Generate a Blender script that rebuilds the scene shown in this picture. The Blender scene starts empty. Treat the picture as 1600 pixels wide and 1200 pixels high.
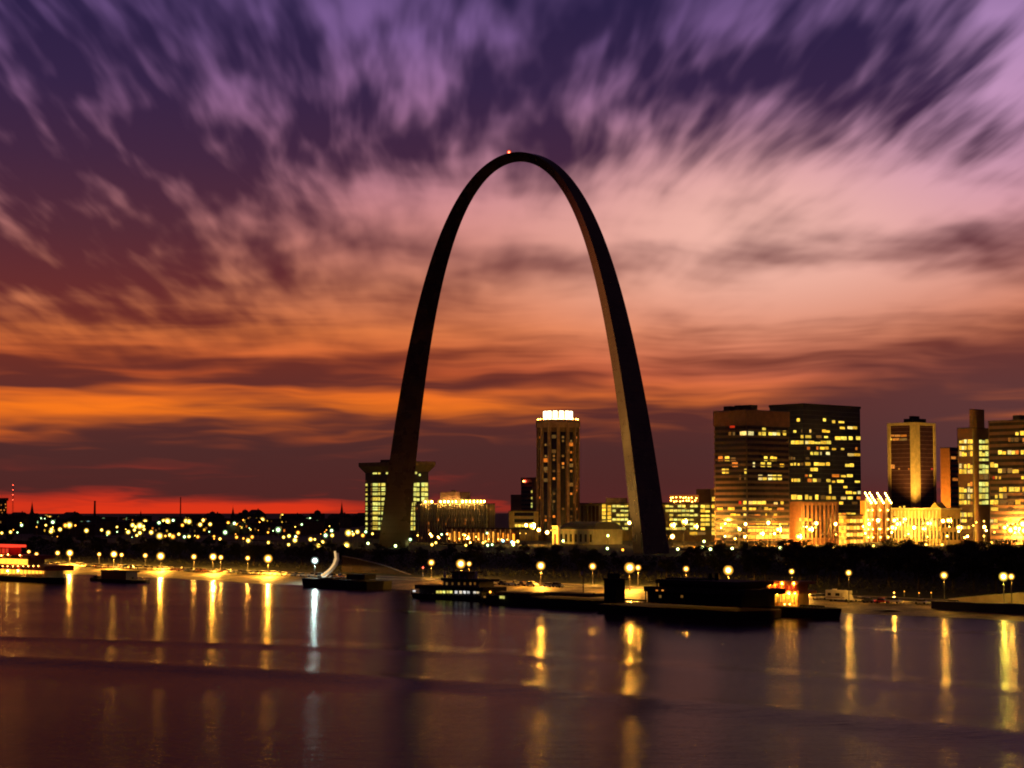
import bpy, bmesh, math, random
import numpy as np
from mathutils import Vector, Matrix

random.seed(7)
rng = np.random.default_rng(7)
S = bpy.context.scene
C = S.collection

# ------------------------------------------------------------------ camera
F = 2922.8            # focal length in pixels of the 1600 px wide photograph
PITCH = 0.0683363
H = 27.0              # height of the camera above the water
PHI = 0.842993        # the river bank and the street grid run at this angle to the view
SX, SY = math.cos(PHI), -math.sin(PHI)      # along the bank (towards the right, nearer)
TX, TY = math.sin(PHI), math.cos(PHI)       # inland
cam_d = bpy.data.cameras.new('camera')
cam_d.sensor_width = 36.0
cam_d.lens = F / 1600 * 36.0
cam_d.clip_start = 1.0
cam_d.clip_end = 40000
cam = bpy.data.objects.new('camera', cam_d)
C.objects.link(cam)
cam.location = (0, 0, H)
cam.rotation_euler = (math.pi / 2 + PITCH, 0, 0)
S.camera = cam
S.view_settings.view_transform = 'Standard'
S.view_settings.look = 'None'
S.view_settings.exposure = 0.0
S.view_settings.gamma = 1.0
S.cycles.use_denoising = True
S.cycles.max_bounces = 5
S.cycles.caustics_reflective = True
S.cycles.sample_clamp_indirect = 4.0
S.cycles.pixel_filter_type = 'BLACKMAN_HARRIS'
S.cycles.filter_width = 1.9


def lin(r, g, b):
    f = lambda c: (c / 255 / 12.92) if c / 255 <= .04045 else ((c / 255 + .055) / 1.055) ** 2.4
    return (f(r), f(g), f(b))


# ------------------------------------------------------------------ world: dusk sky
class E:
    """small operator wrapper round math nodes"""
    nt = None

    def __init__(s, sock): s.s = sock

    @staticmethod
    def math(op, *a, clamp=False):
        n = E.nt.nodes.new('ShaderNodeMath'); n.operation = op; n.use_clamp = clamp
        for i, v in enumerate(a):
            if isinstance(v, E): E.nt.links.new(v.s, n.inputs[i])
            else: n.inputs[i].default_value = v
        return E(n.outputs[0])

    def __add__(s, o): return E.math('ADD', s, o)
    __radd__ = __add__
    def __sub__(s, o): return E.math('SUBTRACT', s, o)
    def __rsub__(s, o): return E.math('SUBTRACT', o, s)
    def __mul__(s, o): return E.math('MULTIPLY', s, o)
    __rmul__ = __mul__
    def __truediv__(s, o): return E.math('DIVIDE', s, o)
    def __rtruediv__(s, o): return E.math('DIVIDE', o, s)


def smooth(x, a, b):
    n = E.nt.nodes.new('ShaderNodeMapRange'); n.interpolation_type = 'SMOOTHSTEP'
    E.nt.links.new(x.s, n.inputs[0]); n.inputs[1].default_value = a; n.inputs[2].default_value = b
    n.inputs[3].default_value = 0; n.inputs[4].default_value = 1
    return E(n.outputs[0])


def vec(x, y, z=0.0):
    n = E.nt.nodes.new('ShaderNodeCombineXYZ')
    for i, v in enumerate((x, y, z)):
        if isinstance(v, E): E.nt.links.new(v.s, n.inputs[i])
        else: n.inputs[i].default_value = v
    return n.outputs[0]


def noise(v, scale, detail=4, rough=.55, dist=0.0):
    n = E.nt.nodes.new('ShaderNodeTexNoise'); E.nt.links.new(v, n.inputs['Vector'])
    n.inputs['Scale'].default_value = scale; n.inputs['Detail'].default_value = detail
    n.inputs['Roughness'].default_value = rough; n.inputs['Distortion'].default_value = dist
    return E(n.outputs[0])


def ramp(x, stops, interp='LINEAR'):
    n = E.nt.nodes.new('ShaderNodeValToRGB'); E.nt.links.new(x.s, n.inputs[0])
    r = n.color_ramp; r.interpolation = interp
    while len(r.elements) < len(stops): r.elements.new(0.5)
    for e, (p, c) in zip(r.elements, stops):
        e.position = p; e.color = (*c, 1)
    return n.outputs[0]


def mixc(fac, a, b, mode='MIX'):
    n = E.nt.nodes.new('ShaderNodeMix'); n.data_type = 'RGBA'; n.blend_type = mode
    for sock, v in ((n.inputs[0], fac), (n.inputs[6], a), (n.inputs[7], b)):
        if isinstance(v, E): E.nt.links.new(v.s, sock)
        elif isinstance(v, (int, float)): sock.default_value = v
        elif isinstance(v, tuple): sock.default_value = (*v[:3], 1)
        else: E.nt.links.new(v, sock)
    return n.outputs[2]


W = bpy.data.worlds.new('World'); S.world = W; W.use_nodes = True
E.nt = W.node_tree; E.nt.nodes.clear()
tc = E.nt.nodes.new('ShaderNodeTexCoord')
sep = E.nt.nodes.new('ShaderNodeSeparateXYZ'); E.nt.links.new(tc.outputs['Generated'], sep.inputs[0])
dx, dy, dz = (E(sep.outputs[i]) for i in range(3))
az = E.math('ARCTAN2', dx, dy)
el = E.math('ARCSINE', dz)
U = az * (F / 800)                     # -1..1 over the photograph's width, by azimuth
V = el * (F / 800)                     # 0 at the horizon, 1 at 15.7 degrees up
hz = E.math('MAXIMUM', dz, 0.0) + 0.045
px_, py_ = dx / hz, dy / hz            # the cloud deck seen from below: streaks run towards the viewer
px_ = px_ + 0.045 * py_
warp = noise(vec(px_ * 1.3, py_ * .45), 1.0, 2) - .5
pxw = px_ + warp * 0.22
n0 = noise(vec(pxw * 3.0, py_ * .85, 9.1), 1.0, 3, .5)
n1 = noise(vec(pxw * 9.5, py_ * 1.5), 1.0, 2, .45)
n2 = noise(vec(pxw * 20, py_ * 2.6, 3.7), 1.0, 2, .45)
n4 = noise(vec(U * 3.0 + V * 1.2 + warp * .5, V * 9.0 + warp * .9), 1.0, 3, .5)     # the softer middle deck, drawn out sideways
n3 = noise(vec(U * 1.7 + warp * .3, V * 15.0 + warp * 1.2), 1.0, 3, .5)      # low flat banks
n3 = n3 * .68 + noise(vec(U * 3.4 + warp * .3, V * 42.0 + warp * 2.0, 5.0), 1.0, 2, .5) * .32
low = 1.0 - smooth(V, .22, .5)
streak = (n0 * .34 + n1 * .44 + (n2 - .5) * (smooth(V, .35, .75) * .24 + .05) - .39) * 2.7 + .5
soft = (n0 * .3 + n4 * .7 - .5) * 2.4 + .5
sm = (1.0 - smooth(V, .48, .82)) * smooth(U, -.75, -.1) * .85
nn = (streak * (1.0 - sm) + soft * sm) * (1.0 - low) + ((n3 - .5) * 2.6 + .5) * low
bias = None
for (gx, gy, rx, ry, amp) in [
        (120, 250, 370, 230, .33), (480, 90, 330, 110, .11), (0, 40, 260, 150, .26), (130, 440, 340, 70, .28), (450, 240, 190, 120, .14),
        (980, 120, 200, 85, .26), (1320, 110, 300, 105, .32), (870, 240, 300, 48, .26), (650, 205, 120, 40, .16), (420, 60, 200, 80, .08),
        (790, 408, 180, 30, .30), (300, 578, 540, 28, .44), (1570, 390, 200, 40, .10), (1520, 215, 90, 30, .12), (1300, 410, 150, 18, .12),
        (1580, 565, 280, 50, .32), (800, 725, 1500, 62, .60), (1150, 640, 260, 40, .18), (1400, 690, 500, 70, .2), (900, 792, 330, 30, .30),
        (110, 634, 440, 36, -.50), (410, 622, 130, 12, .30), (170, 619, 120, 7, .42), (360, 636, 150, 8, .40), (50, 604, 110, 9, .28), (620, 655, 170, 22, .22), (250, 655, 120, 7, .25), (900, 45, 170, 60, .14), (430, 450, 160, 50, -.08), (740, 335, 250, 44, -.14), (240, 500, 260, 22, .14), (760, 510, 170, 30, .12),
        (1230, 330, 420, 100, -.26), (1130, 480, 380, 50, -.26), (700, 50, 150, 90, -.14),
        (1590, 90, 90, 160, -.24), (560, 535, 420, 30, -.14), (200, 790, 320, 17, -.46), (470, 795, 200, 9, -.36)]:
    a, b = (gx - 800) / 800, (800 - gy) / 800
    ex = (U - a) * (800 / rx)
    ey = (V - b) * (800 / ry)
    g = E.math('EXPONENT', (ex * ex + ey * ey) * -1.0) * amp
    bias = g if bias is None else bias + g
mask = smooth(nn + bias, .15, .95)
X2 = V * .5
bright = ramp(X2, [(0, lin(222, 54, 24)), (.02, lin(208, 50, 28)), (.05, lin(150, 55, 40)), (.10, lin(250, 120, 26)),
                   (.135, lin(214, 92, 42)), (.175, lin(226, 120, 62)), (.22, lin(218, 132, 96)), (.28, lin(208, 132, 128)),
                   (.33, lin(196, 130, 148)), (.385, lin(170, 116, 158)), (.46, lin(142, 104, 164)), (.51, lin(104, 78, 132)),
                   (.66, lin(42, 28, 52)), (1, lin(24, 15, 32))])
gx_, gy_ = (U - .5) * 2.2, (V - .53) * 5.2
bright = mixc(E.math('EXPONENT', (gx_ * gx_ + gy_ * gy_) * -1.0) * .78, bright, lin(250, 194, 178))
gx_, gy_ = (U - .95) * 3.2, (V - .78) * 4.0
bright = mixc(E.math('EXPONENT', (gx_ * gx_ + gy_ * gy_) * -1.0) * .5, bright, lin(212, 166, 206))
dark = ramp(X2, [(0, lin(80, 36, 34)), (.06, lin(76, 40, 40)), (.11, lin(92, 42, 40)), (.16, lin(112, 44, 34)),
                 (.21, lin(104, 42, 42)), (.27, lin(84, 40, 52)), (.34, lin(66, 36, 62)), (.41, lin(52, 33, 68)),
                 (.5, lin(40, 29, 68)), (.66, lin(20, 13, 28)), (1, lin(16, 9, 22))])
skyc = mixc(mask, bright, dark)
skyc = mixc(smooth(U, .2, 1.0) * low * .5 * smooth(V, .0, .1), skyc, lin(94, 60, 62))
skyc = mixc(smooth(U, -.1, .9) * (1.0 - smooth(V, .0, .07)) * .75, skyc, lin(98, 44, 44))
# away from the sunset the sky is nearly night
fall = smooth(E.math('ABSOLUTE', az + .02), .40, 1.25)
skyc = mixc(fall, skyc, lin(38, 24, 38))
nish = E.nt.nodes.new('ShaderNodeTexSky'); nish.sky_type = 'NISHITA'; nish.sun_disc = False
nish.sun_elevation = math.radians(-3.0); nish.sun_rotation = math.radians(-8)
skyc = mixc(.01, skyc, nish.outputs[0], 'ADD')
skyc = mixc(smooth(dz, -.004, -.0005), lin(14, 8, 10), skyc)      # below the horizon there is only dark land
bg = E.nt.nodes.new('ShaderNodeBackground'); E.nt.links.new(skyc, bg.inputs[0]); bg.inputs[1].default_value = 1.0
wo = E.nt.nodes.new('ShaderNodeOutputWorld'); E.nt.links.new(bg.outputs[0], wo.inputs[0])


# ------------------------------------------------------------------ picking world points
cp, sp = math.cos(PITCH), math.sin(PITCH)


def ray(px, py):
    x, y, z = (px - 800) / F, 1.0, -(py - 600) / F
    return Vector((x, y * cp - z * sp, y * sp + z * cp))


def at(px, py, Y):
    d = ray(px, py)
    return Vector((0, 0, H)) + d * (Y / d.y)


def at_z(px, py, z):
    d = ray(px, py)
    return Vector((0, 0, H)) + d * ((z - H) / d.z)


def at_t(px, py, t):
    d = ray(px, py)
    return Vector((0, 0, H)) + d * (t / (d.x * TX + d.y * TY))


def st(s, t, z=0.0): return Vector((s * SX + t * TX, s * SY + t * TY, z))
def to_st(p): return p.x * SX + p.y * SY, p.x * TX + p.y * TY


PROF = [(-200, -6), (392, -1.2), (405, 0), (430, 1.5), (436, 1.8), (452, 1.9), (460, 2.3), (486, 4.5), (525, 8), (700, 8), (2500, 9), (30000, 9)]
def ground_z(t): return float(np.interp(t, [p[0] for p in PROF], [p[1] for p in PROF]))


# ------------------------------------------------------------------ materials
MATS = {}


def new_mat(name):
    m = bpy.data.materials.new(name); m.use_nodes = True
    m.node_tree.nodes.clear(); E.nt = m.node_tree
    o = m.node_tree.nodes.new('ShaderNodeOutputMaterial')
    return m, o


def pm(name, col, rough=.7, metal=0.0, var=.25, scale=.3, bump=0.0):
    if name in MATS: return MATS[name]
    m, o = new_mat(name)
    b = E.nt.nodes.new('ShaderNodeBsdfPrincipled')
    t = E.nt.nodes.new('ShaderNodeTexCoord')
    n = noise(t.outputs['Object'], scale, 5, .6)
    lo = tuple(c * (1 - var) for c in col); hi = tuple(min(1, c * (1 + var)) for c in col)
    E.nt.links.new(ramp(n, [(.3, lo), (.7, hi)]), b.inputs['Base Color'])
    b.inputs['Roughness'].default_value = rough; b.inputs['Metallic'].default_value = metal
    if bump:
        n2 = noise(t.outputs['Object'], scale * 6, 4, .6)
        bp = E.nt.nodes.new('ShaderNodeBump'); bp.inputs['Strength'].default_value = bump
        E.nt.links.new(n2.s, bp.inputs['Height']); E.nt.links.new(bp.outputs[0], b.inputs['Normal'])
    E.nt.links.new(b.outputs[0], o.inputs[0])
    MATS[name] = m
    return m


def em(name, col, strength, var=.0, grain=0.0):
    """something that gives off light; lit rooms differ one from another and across the pane"""
    if name in MATS: return MATS[name]
    m, o = new_mat(name)
    e = E.nt.nodes.new('ShaderNodeEmission'); e.inputs[0].default_value = (*col, 1)
    st_ = None
    if var:
        oi = E.nt.nodes.new('ShaderNodeObjectInfo')
        st_ = (E(oi.outputs['Random']) * (2 * var) + (1 - var)) * strength
        c2 = (col[0], min(1, col[1] * 1.15), min(1, col[2] * 1.7)); c1 = (col[0], col[1] * .80, col[2] * .6)
        r2 = E.math('FRACT', E(oi.outputs['Random']) * 7.31)
        E.nt.links.new(mixc(r2, c1, c2), e.inputs[0])
    if grain:
        t = E.nt.nodes.new('ShaderNodeTexCoord')
        oi2 = E.nt.nodes.new('ShaderNodeObjectInfo')
        va = E.nt.nodes.new('ShaderNodeVectorMath'); va.operation = 'ADD'
        E.nt.links.new(t.outputs['Object'], va.inputs[0])
        E.nt.links.new(vec(E(oi2.outputs['Random']) * 91.0, 0.0, 0.0), va.inputs[1])
        g = noise(va.outputs[0], 3.4, 2, .6)
        g = smooth(g, .38, .62) * grain + (1 - grain)
        st_ = g * (st_ if st_ is not None else strength)
    if st_ is not None: E.nt.links.new(st_.s, e.inputs[1])
    else: e.inputs[1].default_value = strength
    E.nt.links.new(e.outputs[0], o.inputs[0])
    MATS[name] = m
    return m


SODIUM = (1.0, .46, .07); YEL = (1.0, .66, .14); GRN = (.72, 1.0, .62); CYAN = (.62, 1.0, .95); RED = (1.0, .07, .03)
wall_dark = pm('dark brown cladding', (.085, .042, .04), .55)
wall_black = pm('dark glass curtain wall', (.03, .03, .05), .18, 0, .3, .05)
glass_dark = pm('dark window glass', (.02, .018, .03), .12)
concrete = pm('buff concrete', (.36, .29, .22), .85, 0, .2, .2)
limestone = pm('pale limestone', (.5, .43, .33), .85, 0, .18, .25)
brick = pm('red brown brick', (.24, .11, .075), .85, 0, .25, .5)
roof_m = pm('roof felt', (.06, .05, .05), .9)
black_m = pm('black painted steel', (.014, .012, .016), .9)
pole_m = pm('galvanised pole', (.16, .15, .14), .45, .7)
hull_m = pm('black hull paint', (.010, .010, .015), .95, 0, .4, .4)
white_m = pm('white painted steel', (.68, .64, .58), .5, 0, .12, .5)
bark_m = pm('bark', (.06, .045, .035), .95)
rust_m = pm('rusty deck', (.04, .022, .018), .9)
W_Y = em('lit yellow room', (1.0, .62, .05), 1.5, .4, .5)
W_G = em('lit lime room', (.90, .80, .13), 1.15, .35, .45)
W_O = em('lit orange room', (1.0, .30, .03), .9, .4, .5)
W_D = em('dim lit room', (.9, .42, .07), .22, .5, .4)
W_R = em('lit red room', (1.0, .07, .02), .55, .3)
W_P = em('lit pale room', (1.0, .74, .20), 1.25, .35, .5)
W_A = em('amber archway', (1.0, .34, .025), 1.9, .4, .4)
W_B = em('added amber glow', (1.0, .52, .05), 2.6, .3, .4)  # glow panels standing in for lamp-lit wall and street glare
W_W = em('lit white room', (1.0, .92, .62), 1.0, .4, .5)


# ------------------------------------------------------------------ mesh helpers
class MB:
    def __init__(s): s.v = []; s.f = []

    def face(s, pts):
        i = len(s.v); s.v += [tuple(p) for p in pts]; s.f.append(tuple(range(i, i + len(pts))))
        return s

    def hexa(s, b, t):
        i = len(s.v); n = len(b); s.v += [tuple(p) for p in b] + [tuple(p) for p in t]
        s.f.append(tuple(i + k for k in reversed(range(n)))); s.f.append(tuple(i + n + k for k in range(n)))
        for k in range(n):
            j = (k + 1) % n; s.f.append((i + k, i + j, i + n + j, i + n + k))
        return s

    def box(s, x0, x1, y0, y1, z0, z1):
        return s.hexa([(x0, y0, z0), (x1, y0, z0), (x1, y1, z0), (x0, y1, z0)], [(x0, y0, z1), (x1, y0, z1), (x1, y1, z1), (x0, y1, z1)])

    def prism(s, poly, z0, z1, k=1.0, c=(0, 0)):
        return s.hexa([(x, y, z0) for x, y in poly], [(c[0] + (x - c[0]) * k, c[1] + (y - c[1]) * k, z1) for x, y in poly])

    def tube(s, p0, p1, r0, r1=None, n=8):
        r1 = r0 if r1 is None else r1
        p0, p1 = Vector(p0), Vector(p1); d = (p1 - p0).normalized()
        a = d.orthogonal().normalized(); b = d.cross(a)
        ring = lambda p, r: [p + a * (r * math.cos(2 * math.pi * k / n)) + b * (r * math.sin(2 * math.pi * k / n)) for k in range(n)]
        return s.hexa(ring(p0, r0), ring(p1, r1))

    def ball(s, c, r, n=8, m=5, sz=1.0):
        c = Vector(c); i = len(s.v)
        for a in range(m + 1):
            th = math.pi * a / m
            for k in range(n):
                ph = 2 * math.pi * k / n
                s.v.append((c.x + r * math.sin(th) * math.cos(ph), c.y + r * math.sin(th) * math.sin(ph), c.z + r * sz * math.cos(th)))
        for a in range(m):
            for k in range(n):
                s.f.append((i + a * n + k, i + (a + 1) * n + k, i + (a + 1) * n + (k + 1) % n, i + a * n + (k + 1) % n))
        return s

    def mesh(s, name, mat):
        me = bpy.data.meshes.new(name); me.from_pydata(s.v, [], s.f); me.validate(); me.update()
        if mat: me.materials.append(mat)
        return me

    def build(s, name, mat, parent=None):
        o = bpy.data.objects.new(name, s.mesh(name, mat)); C.objects.link(o)
        if parent: o.parent = parent
        return o


def inst(name, me, parent=None, loc=(0, 0, 0), scale=(1, 1, 1), rz=0.0):
    o = bpy.data.objects.new(name, me); C.objects.link(o); o.location = loc; o.scale = scale; o.rotation_euler = (0, 0, rz)
    if parent: o.parent = parent
    return o


def tag(o, label, cat, group=None):
    o['label'] = label; o['category'] = cat
    if group: o['group'] = group
    return o


def thing(name, label, cat, loc, rz=0.0, group=None):
    o = bpy.data.objects.new(name, None); C.objects.link(o); o.location = loc; o.rotation_euler = (0, 0, rz)
    o.empty_display_size = .5
    return tag(o, label, cat, group)


def struct(o, kind='structure'):
    o['kind'] = kind; return o


ORD = ('first second third fourth fifth sixth seventh eighth ninth tenth eleventh twelfth thirteenth fourteenth fifteenth sixteenth '
       'seventeenth eighteenth nineteenth twentieth').split()


def copy_thing(root, loc, rz, label=None, group=None, scale=None):
    r = root.copy(); C.objects.link(r); r.location = loc; r.rotation_euler = (0, 0, rz)
    if scale is not None: r.scale = scale
    if label: r['label'] = label
    if group: r['group'] = group
    for ch in root.children:
        c = ch.copy(); C.objects.link(c); c.parent = r
        for g in ch.children:
            d = g.copy(); C.objects.link(d); d.parent = c
    return r


# ------------------------------------------------------------------ river
def river():
    xs = np.unique(np.concatenate([np.linspace(-6000, -420, 12), np.arange(-420, 421, 7.0), np.linspace(420, 3000, 10)]))
    ys = np.unique(np.concatenate([np.linspace(-900, 110, 8), np.arange(110, 420, 1.0), np.arange(420, 760, 2.5), np.linspace(760, 6000, 14)]))
    Xg, Yg = np.meshgrid(xs, ys)
    Z = np.zeros_like(Xg)
    # wakes of passing boats: long low ridges crossing the river
    def wake(line, sig, amp):
        pts = [at_z(px, py, 0) for px, py in line]
        wx = [p.x for p in pts]; wy = [p.y for p in pts]
        yl = np.interp(Xg, wx, wy)
        # carry the line on straight beyond its ends
        yl = np.where(Xg < wx[0], wy[0] + (Xg - wx[0]) * (wy[1] - wy[0]) / (wx[1] - wx[0]), yl)
        yl = np.where(Xg > wx[-1], wy[-1] + (Xg - wx[-1]) * (wy[-1] - wy[-2]) / (wx[-1] - wx[-2]), yl)
        d = (Yg - yl) / sig
        return amp * np.exp(-d * d)
    L1 = [(0, 1030), (400, 1050), (800, 1076), (1200, 1112), (1600, 1150)]
    L2 = [(0, 996), (400, 1008), (800, 1026), (1200, 1056), (1600, 1082)]
    L3 = [(0, 940), (530, 952), (1000, 968), (1600, 992)]
    Z += wake(L1, 8.0, .62) + wake(L2, 5.0, .26) + wake(L3, 4.0, .10)
    vs = np.stack([Xg.ravel(), Yg.ravel(), Z.ravel()], 1)
    nx, ny = len(xs), len(ys)
    idx = (np.arange(ny - 1)[:, None] * nx + np.arange(nx - 1)[None]).ravel()
    fs = np.stack([idx, idx + 1, idx + nx + 1, idx + nx], 1)
    me = bpy.data.meshes.new('river'); me.from_pydata(vs.tolist(), [], fs.tolist()); me.update()
    me.polygons.foreach_set('use_smooth', np.ones(len(me.polygons), bool))
    # smooth bands added along the wakes, mirroring light like a boat's lit track
    at_ = me.attributes.new('added_sheen', 'FLOAT', 'POINT')
    sk = np.clip(wake([(p_[0], p_[1] - 9) for p_ in L2], 5.0, .55) * np.clip((Xg + 70) / 40, 0, 1) + wake(L3, 6.0, 1.1) * (Xg > -48), 0, 1)
    at_.data.foreach_set('value', sk.ravel().astype(np.float32))
    m, o = new_mat('river water')
    b = E.nt.nodes.new('ShaderNodeBsdfPrincipled')
    b.inputs['Base Color'].default_value = (.034, .013, .030, 1)
    b.inputs['IOR'].default_value = 1.05
    b.inputs['Specular Tint'].default_value = (1.0, .68, .92, 1)
    t = E.nt.nodes.new('ShaderNodeTexCoord')
    sp_ = E.nt.nodes.new('ShaderNodeSeparateXYZ'); E.nt.links.new(t.outputs['Object'], sp_.inputs[0])
    x, y = E(sp_.outputs[0]), E(sp_.outputs[1])
    big = noise(vec(x * .006, y * .03), 1.0, 3)
    sl = E.nt.nodes.new('ShaderNodeAttribute'); sl.attribute_name = 'added_sheen'
    rg = (big * .08 + .165) * (1.0 - E(sl.outputs['Fac'])) + .06 * E(sl.outputs['Fac'])
    E.nt.links.new(rg.s, b.inputs['Roughness'])
    rip = noise(vec(x * .09, y * .35), 1.0, 4, .6) * .5 + noise(vec(x * .35, y * 1.3), 1.0, 3, .6) * .42
    bp = E.nt.nodes.new('ShaderNodeBump'); bp.inputs['Strength'].default_value = .55; bp.inputs['Distance'].default_value = .35
    E.nt.links.new(rip.s, bp.inputs['Height']); E.nt.links.new(bp.outputs[0], b.inputs['Normal'])
    E.nt.links.new(b.outputs[0], o.inputs[0])
    me.materials.append(m)
    ob = bpy.data.objects.new('river', me); C.objects.link(ob); struct(ob)


river()


# ------------------------------------------------------------------ land
def strip(name, ts, mat, dz=0.0, wig=True, s_rng=None):
    ss = s_rng if s_rng is not None else np.unique(np.concatenate([np.linspace(-20000, -1400, 10), np.arange(-1400, 200, 6.0), np.linspace(200, 9000, 8)]))
    v = []; f = []
    for s in ss:
        for t in ts:
            tt = t
            if t < 412 and wig: tt = t + 2.2 * math.sin(s * .045) + 1.4 * math.sin(s * .13 + 1) + (6 if t < 400 else 0) * math.sin(s * .02)
            z = ground_z(t) + dz
            if 400 < t < 452: z += .12 * math.sin(s * .31) * math.sin(t * .4) if 406 < t < 430 else 0
            if t > 530 and t < 700: z += .5 * math.sin(s * .03 + t * .02)
            v.append(st(s, tt, z))
    n = len(ts)
    for i in range(len(ss) - 1):
        for k in range(n - 1):
            a = i * n + k; f.append((a, a + n, a + n + 1, a + 1))
    me = bpy.data.meshes.new(name); me.from_pydata([tuple(p) for p in v], [], f); me.update(); me.materials.append(mat)
    me.polygons.foreach_set('use_smooth', np.ones(len(me.polygons), bool))
    return struct(inst(name, me))


def cobble_mat():
    m, o = new_mat('wet cobblestones')
    b = E.nt.nodes.new('ShaderNodeBsdfPrincipled'); t = E.nt.nodes.new('ShaderNodeTexCoord')
    vo = E.nt.nodes.new('ShaderNodeTexVoronoi'); vo.inputs['Scale'].default_value = 2.2; E.nt.links.new(t.outputs['Object'], vo.inputs['Vector'])
    n = noise(t.outputs['Object'], .10, 6, .65)
    c = mixc(smooth(n, .36, .62), (.09, .066, .045), (.44, .34, .22))
    c = mixc(smooth(noise(t.outputs['Object'], .9, 3, .6), .5, .7) * .5, c, (.10, .08, .06))
    c = mixc(smooth(E(vo.outputs['Distance']), .25, .6) * .6, c, (.05, .04, .035))
    E.nt.links.new(c, b.inputs['Base Color']); b.inputs['Roughness'].default_value = .65
    bp = E.nt.nodes.new('ShaderNodeBump'); bp.inputs['Strength'].default_value = .5; bp.inputs['Distance'].default_value = .1
    bp.invert = True
    E.nt.links.new(vo.outputs['Distance'], bp.inputs['Height']); E.nt.links.new(bp.outputs[0], b.inputs['Normal'])
    E.nt.links.new(b.outputs[0], o.inputs[0])
    return m


grass_m = pm('park grass', (.035, .045, .018), .95, 0, .4, .08)
town_m = pm('town ground', (.05, .042, .035), .9, 0, .35, .02)
asphalt_m = pm('asphalt', (.055, .05, .047), .75, 0, .25, .2)
kerb_m = pm('kerb concrete', (.33, .29, .24), .8)
strip('levee', [380, 392, 400, 405, 412, 420, 430, 436.2], cobble_mat())
strip('ground', [436, 452, 460, 486, 525, 560, 610, 700], grass_m)
strip('town_ground', [698, 1000, 2500, 6000, 20000], town_m, .02)
strip('road', [437, 451], asphalt_m, .05, False, np.arange(-1400, 60, 8.0))
mk = MB()
for s in np.arange(-1000, -150, 9.0):
    p = [st(s, 443.9, 1.905), st(s + 3, 443.9, 1.905), st(s + 3, 444.1, 1.905), st(s, 444.1, 1.905)]
    mk.face(p)
for v in range(len(mk.v)): mk.v[v] = (mk.v[v][0], mk.v[v][1], ground_z(444) + .06)
struct(mk.build('road_marking', pm('road paint', (.7, .6, .25), .6)))
kb = MB()
for s in np.arange(-1400, 60, 20.0):
    for t0 in (436.5, 451.1):
        z = ground_z(t0)
        a, b2, c2, d2 = st(s, t0, z - .2), st(s + 19.97, t0, z - .2), st(s + 19.97, t0 + .35, z - .2), st(s, t0 + .35, z - .2)
        kb.hexa([a, b2, c2, d2], [p + Vector((0, 0, .37)) for p in (a, b2, c2, d2)])
struct(kb.build('kerb', kerb_m))


# ------------------------------------------------------------------ lamps
def lamp_mesh(kind, col, core, edge=1.2, n=16, m=10, lo=.82, hi=.98, wall=0):
    """an oversized lamp globe; its dim coloured rim paints in the glow round the lamp; a reflector throws its light down"""
    key = 'lamp_' + kind
    if key not in MATS:
        mt, o = new_mat(key)
        e = E.nt.nodes.new('ShaderNodeEmission'); e.inputs[0].default_value = (*col, 1)
        lw = E.nt.nodes.new('ShaderNodeLayerWeight'); lw.inputs[0].default_value = .5
        f = 1.0 - E(lw.outputs['Facing'])
        tot = smooth(f, lo, hi) * core + (f * f * .8 + .2) * edge  # the glow surrounding a lamp is put into the rim's emission
        if wall:
            ge = E.nt.nodes.new('ShaderNodeNewGeometry'); sn = E.nt.nodes.new('ShaderNodeSeparateXYZ'); E.nt.links.new(ge.outputs['Normal'], sn.inputs[0])
            tot = tot + smooth(E(sn.outputs[0]) * TX + E(sn.outputs[1]) * TY, .15, .5) * wall      # the reflector throws inland, on to the walls
        E.nt.links.new(tot.s, e.inputs[1])
        E.nt.links.new(e.outputs[0], o.inputs[0]); MATS[key] = mt
    me = MB().ball((0, 0, 0), 1.0, n, m).mesh(key, MATS[key])
    me.polygons.foreach_set('use_smooth', np.ones(len(me.polygons), bool))
    return me


GLOBE = {
    'river': lamp_mesh('riverfront sodium', (1.0, .44, .05), 45, 1.7),
    'riverc': lamp_mesh('bank sodium', (1.0, .44, .05), 45, 1.7),
    'riverg': lamp_mesh('riverfront lime', (1.0, .66, .07), 40, 1.6),
    'midr': lamp_mesh('levee sodium', (1.0, .44, .05), 18, 1.3),
    'riverw': lamp_mesh('riverfront white', (.75, 1.0, .92), 30, .9),
    'mid': lamp_mesh('street sodium', (1.0, .40, .05), 18, 1.3),
    'Y': lamp_mesh('town yellow', (1.0, .56, .07), 14, 1.2, 10, 7),
    'O': lamp_mesh('town orange', (1.0, .34, .03), 8, 1.0, 10, 7),
    'G': lamp_mesh('town mercury', (.60, 1.0, .42), 9, .6, 10, 7),
    'B': lamp_mesh('town blue white', (.5, .95, 1.0), 8, .7, 10, 7),
    'P': lamp_mesh('park mercury', (.82, 1.0, .32), 22, .9, 10, 7),
    'R': lamp_mesh('red beacon', (1.0, .09, .04), 12, 1.2, 10, 7),
    'F': lamp_mesh('flood yellow', (1.0, .46, .04), 40, 2.2, 12, 8, wall=700),
    'C': lamp_mesh('courtyard yellow', (1.0, .48, .05), 40, 2.0, 12, 8, wall=170),
    'A': lamp_mesh('amber bulb', (1.0, .42, .06), 60, 1.4, 8, 6),
    'W': lamp_mesh('warm white bulb', (1.0, .54, .09), 190, 2.4, 10, 7),
}


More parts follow.
